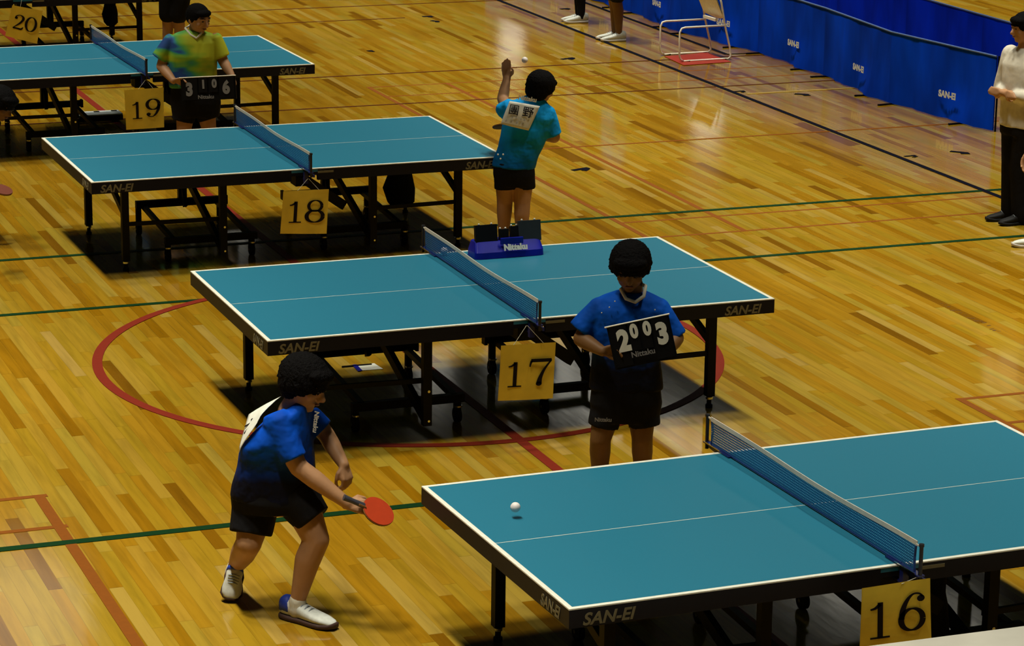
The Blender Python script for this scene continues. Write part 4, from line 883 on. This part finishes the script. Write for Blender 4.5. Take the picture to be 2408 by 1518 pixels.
for kn, an in L: g = V((an.x, an.y, 0)); shoe(F, g - F.R * .08, g + F.R * .2, F.U)
racket(at(3, 446, .62), at(40, 441, .61), V((0, -.45, 1)), col=mat('dark_red_rubber', (.13, .025, .008), .6), lab='dark red racket poking in at the left picture edge')

# ------------------------------------------------------------------ balls
def ball(p, lab): 
    bm = B(); sphere(bm, p, .0235, 24); return tag(obj('table_tennis_ball', bm, BALL, None, True), lab, 'ball', 'table tennis balls')
ball(at_y(1234, 141, at(1212, 592, 0).y + .22), 'white ball in the air above the raised hand of the server')
p = at(1212, 1192, TZ + .05); ball(p, 'white ball just above the left half of the nearest table')
p = tloc('17', (0.05, HW - .10, TZ + .022)); p = at(1045, 589, TZ + .03); ball(p, 'white ball resting by the far end of the net on the second table')

# ------------------------------------------------------------------ scorekeeping box on the second table
c = at(1192, 600, TZ); r = thing('scorekeeping_box', 'blue scorekeeping box with black number flaps on the far side of the second table', 'scoreboard', (c.x, c.y, TZ), .02)
def qb(px, py, y): return at_y(px, py, y)
y0 = at(1192, 606, TZ).y; wv = .235; cx = c.x
bm = B(); loft(bm, [((cx, y0 + .09, TZ + .001), V((wv, 0, 0)), V((0, .09, 0))), ((cx, y0 + .09, TZ + .04), V((wv * .99, 0, 0)), V((0, .085, 0))), ((cx, y0 + .10, TZ + .10), V((wv * .94, 0, 0)), V((0, .05, 0))), ((cx, y0 + .105, TZ + .105), V((wv * .9, 0, 0)), V((0, .04, 0)))], 32, 9); bx = obj('base', bm, PLASTIC_B, r)
bm = B(); t = Matrix.Rotation(.30, 3, 'X')
for x_, w_, zt, nm, mt in ((-.140, .140, .205, 'number_flap', BLACK), (.152, .145, .215, 'number_flap', GREY_P), (-.02, .06, .17, 'number_flap', BLACK), (.055, .06, .185, 'number_flap', BLACK)):
    b2 = B(); z0 = .055 if mt is BLACK and w_ > .1 else .085; box(b2, (cx + x_, y0 + .075, TZ + (z0 + zt) / 2), (w_ * 1.05, .03, (zt - z0)), Matrix.Rotation(-.18, 3, 'X')); obj(nm, b2, mt, r)
    for s in (-.3, .3): sphere(bm, (cx + x_ + s * w_, y0 + .075 + .02, TZ + zt + .002), .007, 8)
obj('ring_knob', bm, WHITE_INK, r)
text('maker_name', 'Nittaku', (cx - .045, y0 + .008, TZ + .048), (1, 0, 0), (0, .3, 1), .052, WHITE_INK, bx, bold=.003, lift=.012)
bm = B(); bbox(bm, (cx - .06, y0 + .012, TZ + .085), (cx + .09, y0 + .03, TZ + .125)); obj('front_panel', bm, PLASTIC_B, r)

# ------------------------------------------------------------------ bags hanging under tables
def bag(k, x0, x1, z0, z1, yl, lab):
    c = tloc(k, ((x0 + x1) / 2, yl, (z0 + z1) / 2)); r = thing('hanging_bag', lab, 'bag', c, 0, 'black bags hung under tables')
    hw, hh = (x1 - x0) / 2, (z1 - z0) / 2; bm = B()
    loft(bm, [(c + V((0, 0, -hh)), V((hw * .6, 0, 0)), V((0, .05, 0))), (c + V((.005, 0, -hh * .8)), V((hw, 0, 0)), V((0, .08, 0))), (c + V((-hw * .12, 0, -hh * .3)), V((hw * 1.15, 0, 0)), V((0, .085, 0))), (c + V((0, 0, hh * .3)), V((hw * .82, 0, 0)), V((0, .06, 0))), (c + V((0, 0, hh)), V((hw * .9, 0, 0)), V((0, .04, 0)))], 18, 3)
    bmesh.ops.subdivide_edges(bm, edges=bm.edges, cuts=2)
    for v in bm.verts: v.co += V((1, 1, 0)) * .012 * noise.noise(v.co * 9)
    obj('bag_body', bm, CLOTH_B, r, True)
    bm = B(); tube(bm, [c + V((-hw * .5, 0, hh * .95)), c + V((-hw * .3, 0, hh + .06)), c + V((hw * .3, 0, hh + .06)), c + V((hw * .5, 0, hh * .95))], .008, 8); obj('strap', bm, CLOTH_B, r)
bag('18', .83 * G, 1.02 * G, .17, .60, .1, 'large black bag hanging beneath the right half of the third table')
bag('20', .93 * G, 1.06 * G, .26, .60, .1, 'black bag hanging below the farthest table, top left')
bag('16', .24 * G, .44 * G, .03, .60, -.45, 'black bag hanging behind card 16 beneath the nearest table')

# ------------------------------------------------------------------ papers and case under tables
P = [at(x, y, .0) for x, y in ((842, 858), (880, 855), (901, 868), (846, 872))]
bm = B(); poly(bm, P, (0, 0, .004)); r_ = obj('paper_sheet', bm, PAPER); tag(r_, 'white paper sheet lying on the floor under the left half of the second table', 'paper')
bm = B(); poly(bm, [at(x, y, .004) for x, y in ((828, 858), (838, 857), (852, 871), (842, 873))], (0, 0, .003)); obj('blue_clip', bm, PLASTIC_B, r_)
bm = B(); bar(bm, at(804, 862, .006), at(874, 856, .006), .010, .010); tag(obj('marker_pen', bm, BLACK), 'thin dark stick lying left of the white paper sheet', 'stick')
a = at(180, 291, 0); b_ = at(291, 288, 0); r_ = thing('storage_case', 'grey-topped black case on the floor left of card 19', 'case', (a + b_) / 2)
bm = B(); L = (b_ - a).length; c = (a + b_) / 2 + V((0, .10, .045)); box(bm, c, (L, .20, .05)); cs = obj('case_body', bm, BLACK, r_)
bm = B(); box(bm, c + V((0, 0, .03)), (L * .99, .195, .012)); obj('lid', bm, mat('grey_lid', (.75, .82, .82), .4, .5), cs)
bm = B()
for k in (-.38, 0, .38): box(bm, c + V((k * L, .05, .038)), (.05, .03, .006))
obj('latch', bm, BLACK, cs)

# ------------------------------------------------------------------ white chair near the barriers
def chair():
    A = at(1597, 147, 0); Bq = at(1718, 140, 0); ax = (Bq - A); L = ax.length; ax.normalize(); n = V((-ax.y, ax.x, 0)); 
    C2 = at(1553, 131, 0); D = (C2 - A).dot(n); 
    r = thing('tubular_chair', 'white tubular steel chair standing in front of the blue barriers', 'chair', A)
    seat = .36
    for k in (0, 1):
        o = A + n * D * k + V((0, 0, .012)); bm = B()
        pts = [o + ax * .05, o + ax * .015 + V((0, 0, .02)), o + V((0, 0, .06)), o + V((0, 0, seat - .05)), o + ax * .02 + V((0, 0, seat - .01)), o + ax * .06 + V((0, 0, seat)), o + ax * (L - .09) + V((0, 0, seat))]
        tube(bm, pts, .0105, 10)
        tube(bm, [o + ax * .05, o + ax * (L - .03), o + ax * L + V((0, 0, .025)), o + ax * (L - .015) + V((0, 0, .12)), o + ax * (L - .08) + V((0, 0, seat)), o + ax * (L - .13) + V((0, 0, .60)), o + ax * (L - .16) + V((0, 0, .70))], .0105, 10)
        obj('side_frame', bm, STEEL_W, r, True)
        bm = B(); box(bm, o + ax * .10 - V((0, 0, .004)), (.05, .02, .016)); box(bm, o + ax * (L - .08) - V((0, 0, .004)), (.05, .02, .016)); obj('glide', bm, RUBBER, r)
    bm = B(); N = 8
    for off in (0, .012):
        g = []
        for j in range(N + 1):
            v = j / N; row = []
            for i in range(N + 1):
                u = i / N; bow = .035 * math.sin(PI * u); row.append(bm.verts.new(A + n * D * u + ax * (L - .10 - .12 * v + bow + off) + V((0, 0, .45 + .26 * v - .03 * math.sin(PI * u) * (1 - v)))))
            g.append(row)
        for j in range(N):
            for i in range(N): bm.faces.new((g[j][i], g[j][i + 1], g[j + 1][i + 1], g[j + 1][i]))
    obj('backrest', bm, mat('white_shell', (.92, .94, .80), .5), r, True)
    bm = B(); box(bm, A + n * D * .5 + ax * (L - .14) + V((0, 0, .42)), (.03, abs(D) * .6, .03), Matrix.Rotation(math.atan2(n.y, n.x) - PI / 2, 3, 'Z')); obj('seat_bracket', bm, STEEL_W, r)
    bm = B(); poly(bm, [at(x, y, .003) for x, y in ((1562, 133), (1664, 124), (1719, 146), (1608, 154))], (0, 0, .004)); tag(obj('red_floor_sheet', bm, RED_MAT), 'red sheet lying on the floor under the white chair', 'mat')
chair()

# ------------------------------------------------------------------ pale ledge in the lower right corner
z = .55; A = at(2190, 1499, z); Bq = at(2408, 1471, z); d = (Bq - A).normalized(); n = V((d.y, -d.x, 0)); a0 = A - d * 2.2; a1 = A + d * 2.5
r_ = thing('white_bench', 'pale white bench top crossing the lower right corner below card 16', 'bench', (A.x, A.y, 0))
bm = B(); poly(bm, [a0, a1, a1 + n * .42, a0 + n * .42], (0, 0, -.035)); obj('bench_top', bm, mat('pale_laminate', (.55, .53, .45), .5, var=.15, vscale=3), r_)
for s in (.3, 3.2):
    bm = B(); q_ = a0 + d * s + n * .21; bbox(bm, (q_.x - .03, q_.y - .15, 0), (q_.x + .03, q_.y + .15, z - .035)); obj('leg', bm, STEEL_W, r_)
